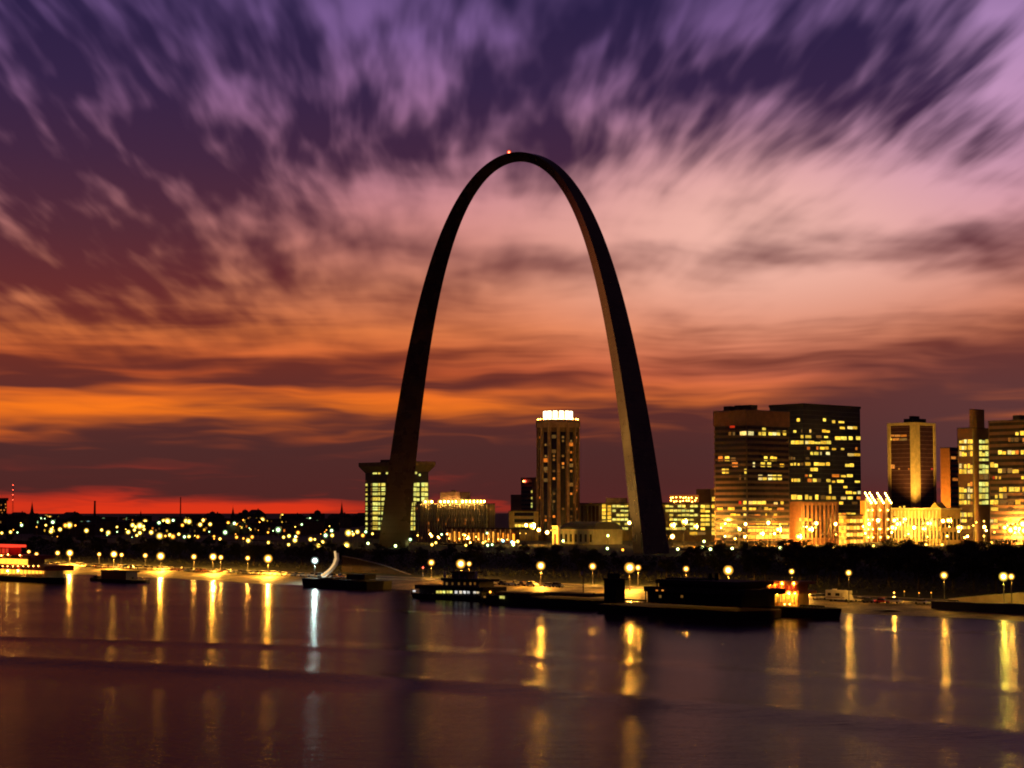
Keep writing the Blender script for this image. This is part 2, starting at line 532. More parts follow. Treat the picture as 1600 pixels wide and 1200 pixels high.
def lamp(px, py, kind, label, group, t=None, D=None, r=None, size=1.0, name='street_lamp', arm=False):
    p = at_t(px, py, t) if t is not None else at(px, py, D)
    s_, t_ = to_st(p); zg = ground_z(t_)
    if p.z - zg < 2.2: zg = p.z - 2.2 if p.z - 2.2 > zg - 4 else zg
    if r is None: r = .0014 * p.y * size
    r *= random.uniform(.86, 1.14)
    root = thing(name, label, 'street lamp', (p.x, p.y, zg), -PHI, group)
    h = p.z - zg
    mb = MB(); mb.tube((0, 0, -.3), (0, 0, h - r * .7), .17, .09, 6); mb.tube((0, 0, -.3), (0, 0, .6), .28, .24, 8)
    mb.build('pole', pole_m, root)
    MBc = MB().tube((0, 0, h + r * .92), (0, 0, h + r * 1.25), r * .55, r * .12, 8)
    MBc.build('lamp_cap', black_m, root)
    inst('lamp_globe', GLOBE[kind], root, (0, 0, h), (r, r, r))
    if kind in THROW:
        pw, colr = THROW[kind]
        ld = bpy.data.lights.get('throw_' + kind)
        if ld is None:
            ld = bpy.data.lights.new('throw_' + kind, 'SPOT'); ld.energy = pw; ld.color = colr; ld.shadow_soft_size = .38
            ld.spot_size = math.radians(179); ld.spot_blend = .04
        lo = bpy.data.objects.new('lamp_light', ld); C.objects.link(lo); lo.parent = root; lo.location = (0, 0, h - r - .42)
    return root


THROW = {'riverc': (36000, (1.0, .42, .04)), 'riverg': (3800, (1.0, .74, .08)), 'midr': (2600, (1.0, .46, .05)), 'river': (62000, (1.0, .43, .04)), 'riverw': (13000, (.75, 1.0, .92)), 'mid': (9000, (1.0, .42, .05))}


big = [(109, 864), (178, 866), (251, 869), (333, 870), (419, 873), (720, 881), (845, 884), (984, 887), (1138, 891), (1568, 901)]
for i, (x, y) in enumerate(big):
    side = 'left of the arch' if x < 600 else ('between and below the arch legs' if x < 1000 else 'right of the arch')
    lamp(x, y, ('river' if x < 600 else 'riverc') if x < 1500 else 'riverg', f'{ORD[i]} from the left of the ten brightest amber lamps on the riverfront street', 'bright amber riverfront lamps', t=428 if x < 600 else 434, r=1.8 if x < 1500 else 1.3)
lamp(492, 876, 'riverw', 'single cold white lamp on a post above the dark barge by the curved gangway', None, t=413, r=1.6)
midl = [(45, 862), (57, 866), (90, 864), (155, 866), (190, 867), (227, 868), (303, 870), (345, 871), (387, 872), (674, 879), (733, 881),
        (926, 885), (997, 887), (1072, 889), (1237, 893), (1326, 895), (1475, 899), (1580, 901)]
for i, (x, y) in enumerate(midl):
    lamp(x, y, 'mid' if x < 1230 else 'midr', f'{ORD[i]} from the left of the eighteen smaller orange lamps on the riverfront street', 'smaller orange riverfront lamps', t=453.5 if x < 1230 else 425.5, r=1.2 if x < 1230 else 1.0)
lamp(661, 887, 'R', 'small red orange lamp low on the park slope left of the smaller amber lamps', None, t=458, r=.5)

park = [(618, 853, 'P'), (575, 849, 'P'), (675, 851, 'Y'), (681, 848, 'Y'), (728, 852, 'Y'), (880, 845, 'P'), (950, 837, 'P'), (949, 857, 'P'), (973, 859, 'O'), (1059, 858, 'P'),
        (1085, 856, 'O'), (1100, 846, 'P'), (1098, 855, 'P'), (1110, 858, 'P'), (1133, 838, 'P'), (1144, 857, 'P'), (1133, 858, 'P'), (1219, 856, 'P'),
        (1303, 855, 'Y'), (1365, 853, 'Y'), (1447, 851, 'Y'), (1472, 851, 'Y'), (1549, 848, 'Y'), (641, 843, 'G'), (755, 848, 'Y'), (762, 852, 'G'), (769, 851, 'G'), (786, 845, 'B'),
        (800, 847, 'B'), (802, 851, 'P'), (809, 846, 'Y'), (690, 835, 'G'), (761, 833, 'G'), (582, 834, 'Y')]
PARK_LAMPS = []
KW = {'P': 'pale green white', 'Y': 'yellow', 'O': 'orange', 'G': 'pale green', 'B': 'cool blue white'}
for x, y, k in park:
    t0 = 600 if y > 840 else 690
    tan = (x - 800) / F
    PARK_LAMPS.append((x, y))
    lamp(x, y, k, f'{KW[k]} lamp on a post among the dark park trees by the arch', f'{KW[k]} park lamps among the trees', t=t0, r=.00115 * t0 / (tan * TX + TY) * (.75 if y < 840 else .9))

# ------------------------------------------------------------------ the arch
def arch():
    ft = .3048
    n = 161
    xs = np.linspace(-303.5, 303.5, n)
    ch, sh = np.cosh(.0100333 * xs), np.sinh(.0100333 * xs)
    ys = 693.8597 - 68.7672 * ch
    d = -68.7672 * .0100333 * sh
    tl = np.sqrt(1 + d * d); nx, ny = -d / tl, 1 / tl
    Q = 125.1406 + (1262.6651 - 125.1406) * (ch - 1) / (np.cosh(.0100333 * 299.22) - 1)
    side = np.sqrt(Q * 4 / math.sqrt(3)); hh = side * math.sqrt(3) / 2
    ex, ez = xs + nx * hh / 3, ys + ny * hh / 3
    rx, rz = xs - nx * hh * 2 / 3, ys - ny * hh * 2 / 3
    A = np.stack([ex, -side / 2, ez], 1) * ft       # river side edge of the outer face
    B = np.stack([ex, side / 2, ez], 1) * ft
    R = np.stack([rx, 0 * rx, rz], 1) * ft          # inner ridge
    base = Vector((.701, 915.66, H - 15.035))
    root = thing('monument_arch', 'giant dark steel arch rising over the city skyline, its inner right face lit', 'arch', base, -PHI)
    v = []; f = []
    for P0, P1 in ((A, B), (R, A), (B, R)):
        i0 = len(v)
        for k in range(n): v += [tuple(P0[k]), tuple(P1[k])]
        for k in range(n - 1):
            f.append((i0 + 2 * k, i0 + 2 * k + 1, i0 + 2 * k + 3, i0 + 2 * k + 2))
    me = bpy.data.meshes.new('steel_shell'); me.from_pydata(v, [], f)
    bm = bmesh.new(); bm.from_mesh(me)
    c0 = Vector((0, 0, 60))
    bm.normal_update(); bm.to_mesh(me); bm.free()
    me.polygons.foreach_set('use_smooth', np.ones(len(me.polygons), bool))
    m, o = new_mat('brushed stainless steel')
    b = E.nt.nodes.new('ShaderNodeBsdfPrincipled'); t = E.nt.nodes.new('ShaderNodeTexCoord')
    br = E.nt.nodes.new('ShaderNodeTexNoise'); br.inputs['Scale'].default_value = .12; br.inputs['Detail'].default_value = 5
    E.nt.links.new(t.outputs['Object'], br.inputs['Vector'])
    sp_ = E.nt.nodes.new('ShaderNodeSeparateXYZ'); E.nt.links.new(t.outputs['Object'], sp_.inputs[0])
    seam = smooth(E.math('ABSOLUTE', E.math('FRACT', E(sp_.outputs[2]) / 3.66) - .5), .47, .5)
    c = mixc(E(br.outputs[0]), (.075, .052, .05), (.19, .135, .11))
    c = mixc(seam * .8, c, (.02, .016, .016))
    E.nt.links.new(c, b.inputs['Base Color']); b.inputs['Metallic'].default_value = .6
    rr = E(br.outputs[0]) * .16 + .2
    E.nt.links.new(rr.s, b.inputs['Roughness'])
    E.nt.links.new(b.outputs[0], o.inputs[0])
    me.materials.append(m)
    inst('steel_shell', me, root)
    # the small viewing windows along the two upper edges of the crown
    k = n // 2
    wb = MB()
    for q in range(-8, 9):
        x = q * .95
        zt = float(np.interp(x / ft, xs, ys)) * ft
        wb.box(x - .28, x + .28, -1.92, -1.7, zt + .35, zt + .58)
    wb.build('viewing_window', glass_dark, root)
    p = at(802, 239, 920) - base
    bl = Matrix.Rotation(PHI, 4, 'Z') @ p
    zt = float(np.interp(bl.x / ft, xs, ez)) * ft
    o2 = inst('beacon', GLOBE['R'], root, (bl.x, 0, zt + 1.2), (1.25, 1.25, 1.25))
    MB().tube((bl.x, 0, zt - .3), (bl.x, 0, zt + .3), .5, .35, 8).build('beacon_base', black_m, o2.parent)
    for fx, fy, aim, pw in ((52, -46, (88, -4, 34), 5.5e5), (40, -60, (78, -3, 88), 1.0e6)):
        wp = base + Matrix.Rotation(-PHI, 3, 'Z') @ Vector((fx, fy, 0)); wp.z = 8.0
        fl = thing('floodlight', 'floodlight on the lawn aimed up at the inner face of the right arch leg', 'floodlight', wp, -PHI, 'floodlights on the arch lawn')
        MB().box(-.5, .5, -.5, .5, -.3, .25).box(-.08, .08, -.4, .4, .25, .9).build('stand', black_m, fl)
        MB().tube((-.2, 0, .7), (.45, .1, 1.35), .45, .6, 10).build('housing', black_m, fl)
        ld = bpy.data.lights.new('flood_lamp', 'SPOT'); ld.energy = pw; ld.color = (1.0, .66, .14); ld.spot_size = math.radians(46); ld.spot_blend = .8; ld.shadow_soft_size = .5
        lo = bpy.data.objects.new('flood_lamp', ld); C.objects.link(lo); lo.parent = fl; lo.location = (.6, .12, 1.5)
        lo.rotation_euler = (Vector(aim) - Vector((fx, fy, 0))).to_track_quat('-Z', 'Y').to_euler()
    pl = MB().prism([(-14, -11), (14, -11), (14, 11), (-14, 11)], -6.5, -3.2)
    for sgn in (-1, 1):
        o3 = MB().box(sgn * 92.5 - 12, sgn * 92.5 + 12, -11, 11, -9, -4.35).build('footing', concrete, root)


arch()


# ------------------------------------------------------------------ buildings
UNIT = {}


def unit(mat):
    if mat.name not in UNIT:
        UNIT[mat.name] = MB().box(-.5, .5, -.5, .5, -.5, .5).mesh('window', mat)
    return UNIT[mat.name]


class Bld:
    """a block with its near corner at px_c: river face to the left of it, north face to the right"""

    def __init__(s, name, label, D, pl, pc, pr, ytop, z0=None, cat='building'):
        cx = (pc - 800) / F
        d = ray(pc, 800); k = D / d.y
        s.o = Vector((d.x * k, D, 0))
        tl, tr = (pl - 800) / F, (pr - 800) / F
        # solve (ox - L*SX) = tl*(oy - L*SY)
        s.L = (s.o.x - tl * s.o.y) / (SX - tl * SY)
        s.N = (tr * s.o.y - s.o.x) / (TX - tr * TY) if pr > pc else 12.0
        if z0 is None: z0 = ground_z(to_st(s.o)[1])
        s.z0 = z0; s.o.z = z0
        s.h = at(pc, ytop, D).z - z0
        s.pc = pc
        s.root = thing(name, label, cat, s.o, -PHI)
        s.inv = Matrix.Translation(s.o) @ Matrix.Rotation(-PHI, 4, 'Z')
        s.inv = s.inv.inverted()

    def loc(s, px, py):
        """local point on the river face or on the north face that the pixel looks at"""
        o = s.inv @ Vector((0, 0, H)); d = (s.inv.to_3x3() @ ray(px, py))
        if px <= s.pc:
            k = (0 - o.y) / d.y; return 'E', o + d * k
        k = (0 - o.x) / d.x; return 'N', o + d * k

    def z(s, py, px=None):
        return s.loc(s.pc if px is None else px, py)[1].z

    def win(s, x0, y0, x1, y1, mat=None, name='window', d=.3):
        mat = mat or random.choices((W_Y, W_P, W_O, W_D), (70, 17, 6, 7))[0]
        if y1 - y0 > 3: y0 = y0 + (y1 - y0) * random.choice((0, 0, 0, .12, .3))      # blinds part way down
        if x0 <= s.pc < x1 and x1 - s.pc < s.pc - x0: x1 = s.pc - .05
        elif x0 <= s.pc < x1: x0 = s.pc + .05
        f0, a = s.loc(x0, y0); f1, b = s.loc(x1, y1)
        zt = max(a.z, b.z); zb = min(a.z, b.z)
        if f0 == 'E':
            w = abs(b.x - a.x)
            return inst(name, unit(mat), s.root, ((a.x + b.x) / 2, -d * .15, (zt + zb) / 2), (w, d, zt - zb))
        w = abs(b.y - a.y)
        return inst(name, unit(mat), s.root, (d * .15, (a.y + b.y) / 2, (zt + zb) / 2), (d, w, zt - zb))

    def part(s, name, mat, *boxes):
        mb = MB()
        for b in boxes: mb.box(*b)
        return mb.build(name, mat, s.root)

    def bands(s, zs, hgt, mat, name='window_band', d=.2, xr=None, yr=None):
        """a continuous window strip per storey, on both faces"""
        for z in zs:
            x0, x1 = xr or (-s.L + .6, -.6)
            s.part(name, mat, (x0, x1, -d * .5, d, z, z + hgt))
            y0, y1 = yr or (.6, s.N - .6)
            s.part(name, mat, (-d, d * .5, y0, y1, z, z + hgt))

    def body(s, mat, h=None, z=0.0, name='wall', inset=0.0):
        return s.part(name, mat, (-s.L + inset, -inset, inset, s.N - inset, z, h or s.h))

    def roof(s, mat=None, o=.0, t=.5, name='roof'):
        return s.part(name, mat or roof_m, (-s.L - o, o, -o, s.N + o, s.h, s.h + t))


def rows(b, ox, oy, data, mat=None):
    k = 300 / 1600
    for y0, y1, segs in data:
        for g in segs:
            m = mat
            if len(g) == 3: m = g[2]
            b.win(ox + g[0] * k, oy + y0 * k, ox + g[1] * k, oy + y1 * k, m)


# hotel with a flared crown behind the left leg
b = Bld('hotel_tower', 'concrete hotel tower with a flared flat crown behind the left arch leg', 1270, 571, 645, 669.5, 737)
b.body(pm('hotel concrete', (.20, .15, .11), .8))
hb = b.h
ov = 3.4
mb = MB(); mb.hexa([(-b.L - .2, -.2, hb), (.2, -.2, hb), (.2, b.N + .2, hb), (-b.L - .2, b.N + .2, hb)],
                   [(-b.L - ov, -ov, hb + 4.5), (ov, -ov, hb + 4.5), (ov, b.N + ov, hb + 4.5), (-b.L - ov, b.N + ov, hb + 4.5)])
mb.box(-b.L - ov, ov, -ov, b.N + ov, hb + 4.5, hb + 7.0)
mb.build('crown', pm('crown concrete', (.3, .2, .10), .8), b.root)
b.part('penthouse', wall_dark, (-b.L * .8, -b.L * .45, 5, b.N - 5, hb + 7.0, hb + 9.0))
for yy in range(10):
    y0 = 396 + yy * 40.5
    rows(b, 540, 680, [(y0, y0 + 27, [(168, 182, W_G), (212, 222, W_D), (228, 268, W_G), (274, 288, W_G), (300, 330, W_G)])])
    if yy < 4: rows(b, 540, 680, [(y0, y0 + 30, [(567, 588, W_G), (592, 614, W_G), (632, 656, W_G), (660, 684, W_G)])])
    else: rows(b, 540, 680, [(y0, y0 + 30, [(545, 562, W_G), (566, 585, W_G)])])
rows(b, 540, 680, [(302, 324, [(228, 262, W_G), (272, 290, W_G), (338, 354, W_G), (580, 594, W_G)]), (322, 340, [(610, 625, W_G)])])
for i in range(9):
    z = hb * (.08 + i * .095)
    b.part('floor_ledge', concrete, (-b.L - .25, .25, -.25, -.02, z, z + .5))

# mid-rise with upright fins and a floodlit roof edge
b = Bld('finned_midrise', 'wide mid-rise block with upright fins and a blazing white roof edge', 1150, 650, 764, 773, 788)
b.body(pm('finned concrete', (.24, .14, .09), .8))
b.roof()
nf = 30
for i in range(nf):
    x = -b.L + (i + .5) * b.L / nf
    b.part('fin', limestone, (x - .28, x + .28, -1.3, -.01, 0, b.h + .6))
for i in range(3):
    b.part('fin', limestone, (.01, .9, b.N * (i + .5) / 3 - .25, b.N * (i + .5) / 3 + .25, 0, b.h + .6))
for i in range(5):
    z = b.h * (.2 + .15 * i)
    b.part('window_band', glass_dark, (-b.L + .5, -.5, -.12, .2, z, z + 1.8))
_, p0 = b.loc(682, 769); _, p1 = b.loc(712, 769)
b.part('penthouse', wall_dark, (p0.x, p1.x, 3, 12, b.h + .5, p0.z)); b.part('vent_stack', wall_dark, (p0.x * .5 + p1.x * .5 - 1, p0.x * .5 + p1.x * .5 + 1, 5, 8, p0.z, p0.z + 1.2))
for x, r in ((664, .9), (670, .9), (674, .9), (688, .8), (694, .95), (700, .8), (707, .95), (712, .95), (718, 1.0), (722, 1.25), (728, 1.0), (734, 1.0), (740, 1.0), (746, .95), (751, .9), (756, .8)):
    _, p = b.loc(x, 783.5)
    lo = inst('roof_floodlight', GLOBE['W'], b.root, (p.x, -.6, b.h + 1.8), (r * 2.3, r * 1.0, r * 1.45))
rows(b, 540, 680, [(725, 745, [(686, 704, W_O), (824, 836, W_O), (986, 1004, W_O)]), (695, 715, [(770, 788, W_O), (860, 874, W_O), (902, 918, W_O), (985, 1003, W_O), (1025, 1035, W_D), (1062, 1080, W_O)]),
                   (604, 618, [(772, 786, W_D), (826, 838, W_D), (596, 606, W_O), (1204, 1214, W_O)]), (785, 805, [(690, 704, W_O)]), (845, 862, [(622, 636, W_O)])])

# arcaded annex glowing orange at street level
b = Bld('arcaded_annex', 'low arcaded pavilion glowing orange in front of the finned mid-rise', 1120, 700, 806, 812, 827)
b.body(brick); b.roof(None, .8, .7)
nb = 14
for i in range(nb):
    x = -b.L + (i + .5) * b.L / nb; w = b.L / nb
    b.part('column', limestone, (x - w * .5, x - w * .5 + .9, -1.5, -.6, 0, b.h))
    b.win(0, 0, 1, 1, W_A).location = (x + .3, -.06, b.h * .45)
    o = b.root.children[-1]; o.scale = (w * .42, .3, b.h * random.uniform(.45, .75)); o.name = 'archway'
for x in (706, 722, 738, 752, 768, 783, 797):
    _, p = b.loc(x, 842); inst('wall_lamp', GLOBE['A'], b.root, (p.x, -2.3, 2.6), (.38, .38, .38))

# small yellow office and the dark towers behind it
b = Bld('banded_office', 'small yellow lit office block with two dark bands beside the round tower', 1240, 795, 835, 841, 799)
b.body(pm('yellow render', (.55, .4, .16), .8)); b.roof(None, .3, .4)
for z in (.38, .62, .84):
    b.part('window_band', glass_dark, (-b.L * .78, -.8, -.12, .2, b.h * z, b.h * (z + .12)))
for x in (805, 810, 815, 820, 826): b.win(x, 819, x + 4, 823.5, W_Y)
for i in range(4):
    inst('wall_lamp', GLOBE['Y'], b.root, (-b.L * (.15 + .24 * i), -4, b.h * .25), (.55, .55, .55)); 
b = Bld('stepped_tower', 'dark stepped tower topped by a glowing red white beacon', 1420, 814, 832, 842, 747)
b.body(wall_dark); b.roof()
_, p = b.loc(798, 773)
b.part('shoulder', wall_dark, (p.x, -b.L - .05, 0, b.N, 0, p.z))
for i in range(12):
    z = b.h * (.1 + .072 * i); b.part('window_band', glass_dark, (-b.L + .5, -.5, -.1, .2, z, z + 1.5))
for y in (768, 778, 786, 791): b.win(830, y - 1.5, 833.5, y + 2, W_G)
_, p = b.loc(822, 752)
q = inst('beacon', GLOBE['R'], b.root, (p.x, -1.2, p.z), (1.5, 1.5, 1.5)); inst('beacon_bulb', GLOBE['A'], b.root, (p.x, -2.6, p.z), (.8, .8, .8))

# round hotel tower with the glowing crown
p = at(872, 800, 1250); zg = ground_z(to_st(p)[1])
root = thing('round_tower', 'tall rounded tower with upright piers and a glowing white crown', 'building', (p.x, p.y, zg), 0)
Rr = 33.0 / F * 1250; hT = at(872, 669, 1250).z - zg
NS = 14
poly = [(Rr * .97 * math.cos(2 * math.pi * (k + .5) / NS), Rr * .97 * math.sin(2 * math.pi * (k + .5) / NS)) for k in range(NS)]
MB().prism(poly, 0, hT).build('wall', pm('tower brown', (.14, .075, .055), .7), root)
pier_m = pm('tower pier', (.30, .17, .12), .8)
for k in range(NS):
    a0 = 2 * math.pi * (k + .5) / NS
    c, s_ = math.cos(a0), math.sin(a0); w = 1.0
    mbp = MB(); mbp.prism([(c * (Rr + .5) - s_ * w, s_ * (Rr + .5) + c * w), (c * (Rr - 1) - s_ * w, s_ * (Rr - 1) + c * w), (c * (Rr - 1) + s_ * w, s_ * (Rr - 1) - c * w), (c * (Rr + .5) + s_ * w, s_ * (Rr + .5) - c * w)], 0, hT)
    mbp.build('pier', pier_m, root)
    a = 2 * math.pi * (k + 1) / NS
    if math.sin(a) < .35:
        c, s_ = math.cos(a), math.sin(a); ap = Rr * .97 * math.cos(math.pi / NS); w = 1.75
        mbs = MB(); mbs.prism([(c * (ap + .12) - s_ * w, s_ * (ap + .12) + c * w), (c * (ap - .3) - s_ * w, s_ * (ap - .3) + c * w), (c * (ap - .3) + s_ * w, s_ * (ap - .3) - c * w), (c * (ap + .12) + s_ * w, s_ * (ap + .12) - c * w)], 3, hT - 3)
        mbs.build('window_strip', glass_dark, root)
        for j in range(26):
            if random.random() < .16 and -2.9 < a - 2 * math.pi or random.random() < .10:
                o = inst('window', unit(random.choice([W_D, W_D, W_O])), root, (c * (ap + .15), s_ * (ap + .15), 6 + j * (hT - 10) / 26), (.4, 1.5, 1.5), a)
for px, py, m in ((846.5, 719, W_O), (855, 718.5, W_O), (866, 682, W_D), (890.5, 694, W_O), (869, 705, W_D), (890.5, 727, W_D), (855, 750, W_D), (847, 732, W_D), (890.5, 757, W_D)):
    u = (px - 872) / 33.0; a = -math.acos(max(-.95, min(.95, u)))
    k = round(a / (2 * math.pi) * NS - 0) ; a = 2 * math.pi * k / NS
    ap = Rr * .97 * math.cos(math.pi / NS)
    z = at(px, py, 1250 - Rr).z - zg
    inst('window', unit(m), root, (ap * math.cos(a) * 1.02, ap * math.sin(a) * 1.02, z), (.4, 3.0, 2.4), a)
R2 = 35.5 / F * 1250
pol2 = [(R2 * math.cos(2 * math.pi * (k + .5) / NS), R2 * math.sin(2 * math.pi * (k + .5) / NS)) for k in range(NS)]
MB().prism(pol2, hT, hT + 3.3).build('cornice', pier_m, root)
MB().prism(pol2, hT + 3.3, hT + 5.2, .97).build('parapet', brick, root)
zr = hT + 5.2
MB().prism([(x * .62, y * .62) for x, y in pol2], zr, zr + 5.5).build('crown_drum', limestone, root)
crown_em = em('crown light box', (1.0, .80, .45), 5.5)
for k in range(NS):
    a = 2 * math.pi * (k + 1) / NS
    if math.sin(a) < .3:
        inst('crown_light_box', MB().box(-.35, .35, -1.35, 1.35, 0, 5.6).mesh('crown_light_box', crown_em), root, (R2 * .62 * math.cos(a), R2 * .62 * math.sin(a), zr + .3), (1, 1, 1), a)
for k in range(24):
    a = 2 * math.pi * k / 24
    if math.sin(a) < .2: inst('crown_bulb', GLOBE['A'], root, (R2 * .9 * math.cos(a), R2 * .9 * math.sin(a), zr + .5), (.75, .75, .75))

# old church-like hall in front of it
b = Bld('colonnaded_hall', 'pale stone hall with arched windows and a dark curved roof', 1090, 873, 927, 972, 827)
b.body(pm('hall stone', (.36, .35, .26), .85))
mb = MB()
nseg = 8
for i in range(nseg):
    a0, a1 = math.pi * i / nseg, math.pi * (i + 1) / nseg
    y0, y1 = b.N * (.5 - .53 * math.cos(a0)), b.N * (.5 - .53 * math.cos(a1)); z0_, z1_ = b.h + 4.2 * math.sin(a0), b.h + 4.2 * math.sin(a1)
    mb.hexa([(-b.L - .6, y0, b.h), (1, y0, b.h), (1, y1, b.h), (-b.L - .6, y1, b.h)], [(-b.L + 2, y0, z0_ + .2), (-1, y0, z0_ + .2), (-1, y1, z1_ + .2), (-b.L + 2, y1, z1_ + .2)])
mb.build('roof', pm('slate roof', (.045, .045, .055), .6), b.root)
for i in range(7):
    x = -b.L + (i + .5) * b.L / 7
    MB().box(x - .8, x + .8, -.15, .2, 1.5, b.h * .6).tube((x, .15, b.h * .6), (x, -.15, b.h * .6), .8, .8, 12).build('arched_window', glass_dark, b.root)
    b.part('pilaster', limestone, (x - b.L / 14 - .3, x - b.L / 14 + .3, -.5, 0, 0, b.h - .3))
b.part('cornice', limestone, (-b.L - .5, .4, -.7, -.05, b.h - .9, b.h - .02))
b = Bld('gate_pavilion', 'small bright white stone pavilion left of the curved roof hall', 1075, 862.5, 872, 875, 823)
b.body(pm('white stone', (.72, .62, .45), .8)); b.roof(limestone, .4, .6); b.part('doorway', wall_dark, (-b.L * .68, -b.L * .32, -.12, .2, 0, b.h * .6))
b.part('cornice', limestone, (-b.L - .3, .3, -.35, -.01, b.h * .78, b.h * .85))
b.win(866, 826, 869, 829, W_D)
inst('wall_lamp', GLOBE['Y'], b.root, (-b.L * .5, -3.2, b.h * .8), (.42, .42, .42))

# long slab office seen on both sides of the right leg
b = Bld('slab_office', 'long low slab office with lime lit storeys behind the right arch leg', 1180, 904, 1112, 1119, 786)
b.body(pm('slab wall', (.30, .22, .10), .8)); b.roof(pm('slab roof', (.13, .06, .05), .8), .3, .5)
_, q0 = b.loc(940, 778); _, q1 = b.loc(960, 778)
b.part('penthouse', concrete, (q0.x, q1.x, 4, 12, b.h + .5, q0.z))
_, q0 = b.loc(1078, 764); _, q1 = b.loc(1100, 764)
b.part('plant_room', wall_dark, (q0.x, q1.x, 6, 12, b.h + .5, q0.z))
for i in range(6):
    x = 907 + i * 6.0
    f0, q = b.loc(x, 800); b.part('mullion', concrete, (q.x - .35, q.x + .35, -.5, 0, 2, b.h - 1))
b.part('window_band', pm('brown glazing', (.07, .03, .025), .3), (b.loc(906, 800)[1].x, b.loc(937, 800)[1].x, -.1, .2, 3, b.h - 1.5))
for x in (941, 949.5):
    for y in range(788, 818, 6): b.win(x, y, x + 5.5, y + 5, W_Y)
for j, y in enumerate((789, 796, 803, 810, 817, 824)):
    x = 957.0
    while x < 1090:
        if random.random() < .88 and not (982 < x < 1036): b.win(x, y, x + 5.2, y + 3.6, W_G)
        x += 6.4
    x = 1095
    while x < 1110:
        if random.random() < .85: b.win(x, y, x + 6.5, y + 4.6, W_Y)
        x += 7.4
for x in np.linspace(1048, 1088, 9):
    for y in (777.5, 783):
        _, q = b.loc(x + random.uniform(-1.5, 1.5), y + random.uniform(-1, 1)); inst('roof_bulb', GLOBE['A'], b.root, (q.x, -.6, q.z), (.62, .62, .62))
b.part('lit_sign_board', em('orange sign board', (1.0, .25, .03), .35), (b.loc(1046, 780)[1].x, b.loc(1091, 780)[1].x, .1, .5, b.h + .6, b.h + 5.2))
rows(b, 1000, 620, [(1122, 1150, [(415, 478), (484, 545), (578, 625)]), (820, 870, [(600, 630)])])

# brown banded tower
b = Bld('banded_tower', 'brown office tower with window bands under a blank flat crown', 1050, 1116.5, 1167.5, 1232.5, 641)
b.body(wall_dark)
zc = b.z(664)
b.part('crown', pm('crown panels', (.24, .10, .08), .6), (-b.L - .5, .5, -.5, b.N + .5, zc, b.h + .3))
b.roof(None, .3, .45)
for px0, px1, y in ((1125, 1135, 637), (1142, 1151, 635.5), (1154, 1167, 635)):
    q0, q1 = b.loc(px0, y)[1], b.loc(px1, y)[1]; b.part('roof_plant', roof_m, (q0.x, q1.x, 3, 9, b.h + .6, q0.z + .8))
fl = (zc) / 21
for i in range(21): b.bands([i * fl + fl * .35], fl * .5, glass_dark)
for i in range(1, 21): b.part('spandrel', pm('spandrel', (.13, .058, .048), .6), (-b.L - .3, .3, -.3, -.02, i * fl - fl * .08, i * fl + fl * .22), (.02, .3, 0.02, b.N, i * fl - fl * .08, i * fl + fl * .22))
rows(b, 1000, 620, [
    (282, 322, [(740, 760, W_D), (775, 792, W_D), (835, 886), (900, 945), (986, 1010), (1070, 1100), (1103, 1135), (1140, 1165), (1190, 1215)]),
    (228, 324, [(1018, 1046)]), (230, 258, [(750, 790, W_R)]),
    (496, 534, [(655, 690, W_O), (710, 745), (758, 798), (1033, 1060), (1085, 1110), (1113, 1138)]),
    (546, 584, [(770, 815), (940, 955), (1005, 1040), (1060, 1090), (1165, 1198)]),
    (600, 640, [(685, 710), (715, 740), (872, 888)]),
    (650, 694, [(985, 1018), (1022, 1055), (1067, 1098), (1102, 1135), (1146, 1180), (830, 840, W_D), (870, 884, W_D)]),
    (868, 904, [(825, 846, W_R), (862, 888), (905, 935), (938, 970), (975, 1008), (1012, 1048), (1115, 1145), (1170, 1195)]),
    (920, 955, [(645, 690), (735, 788), (858, 886), (908, 935), (939, 965), (985, 1010), (1035, 1065), (1070, 1095), (1143, 1198)]),
    (974, 1006, [(755, 800), (805, 835), (865, 887), (905, 950), (955, 1000), (1045, 1055), (1115, 1140)]),
    (1055, 1090, [(672, 700), (704, 735), (738, 766), (770, 810)]),
    (1038, 1066, [(905, 960), (965, 1040), (1050, 1080), (1100, 1150), (1165, 1230)]),
    (1080, 1126, [(900, 962, W_B), (968, 1032, W_B), (1038, 1102, W_B), (1108, 1172, W_B), (1178, 1238, W_B)]),  # glowing panes added in place of the lamp-lit wall at the foot
    (1134, 1184, [(862, 890, W_B), (900, 962, W_B), (968, 1032, W_B), (1038, 1102, W_B), (1108, 1172, W_B), (1178, 1238, W_B)])])

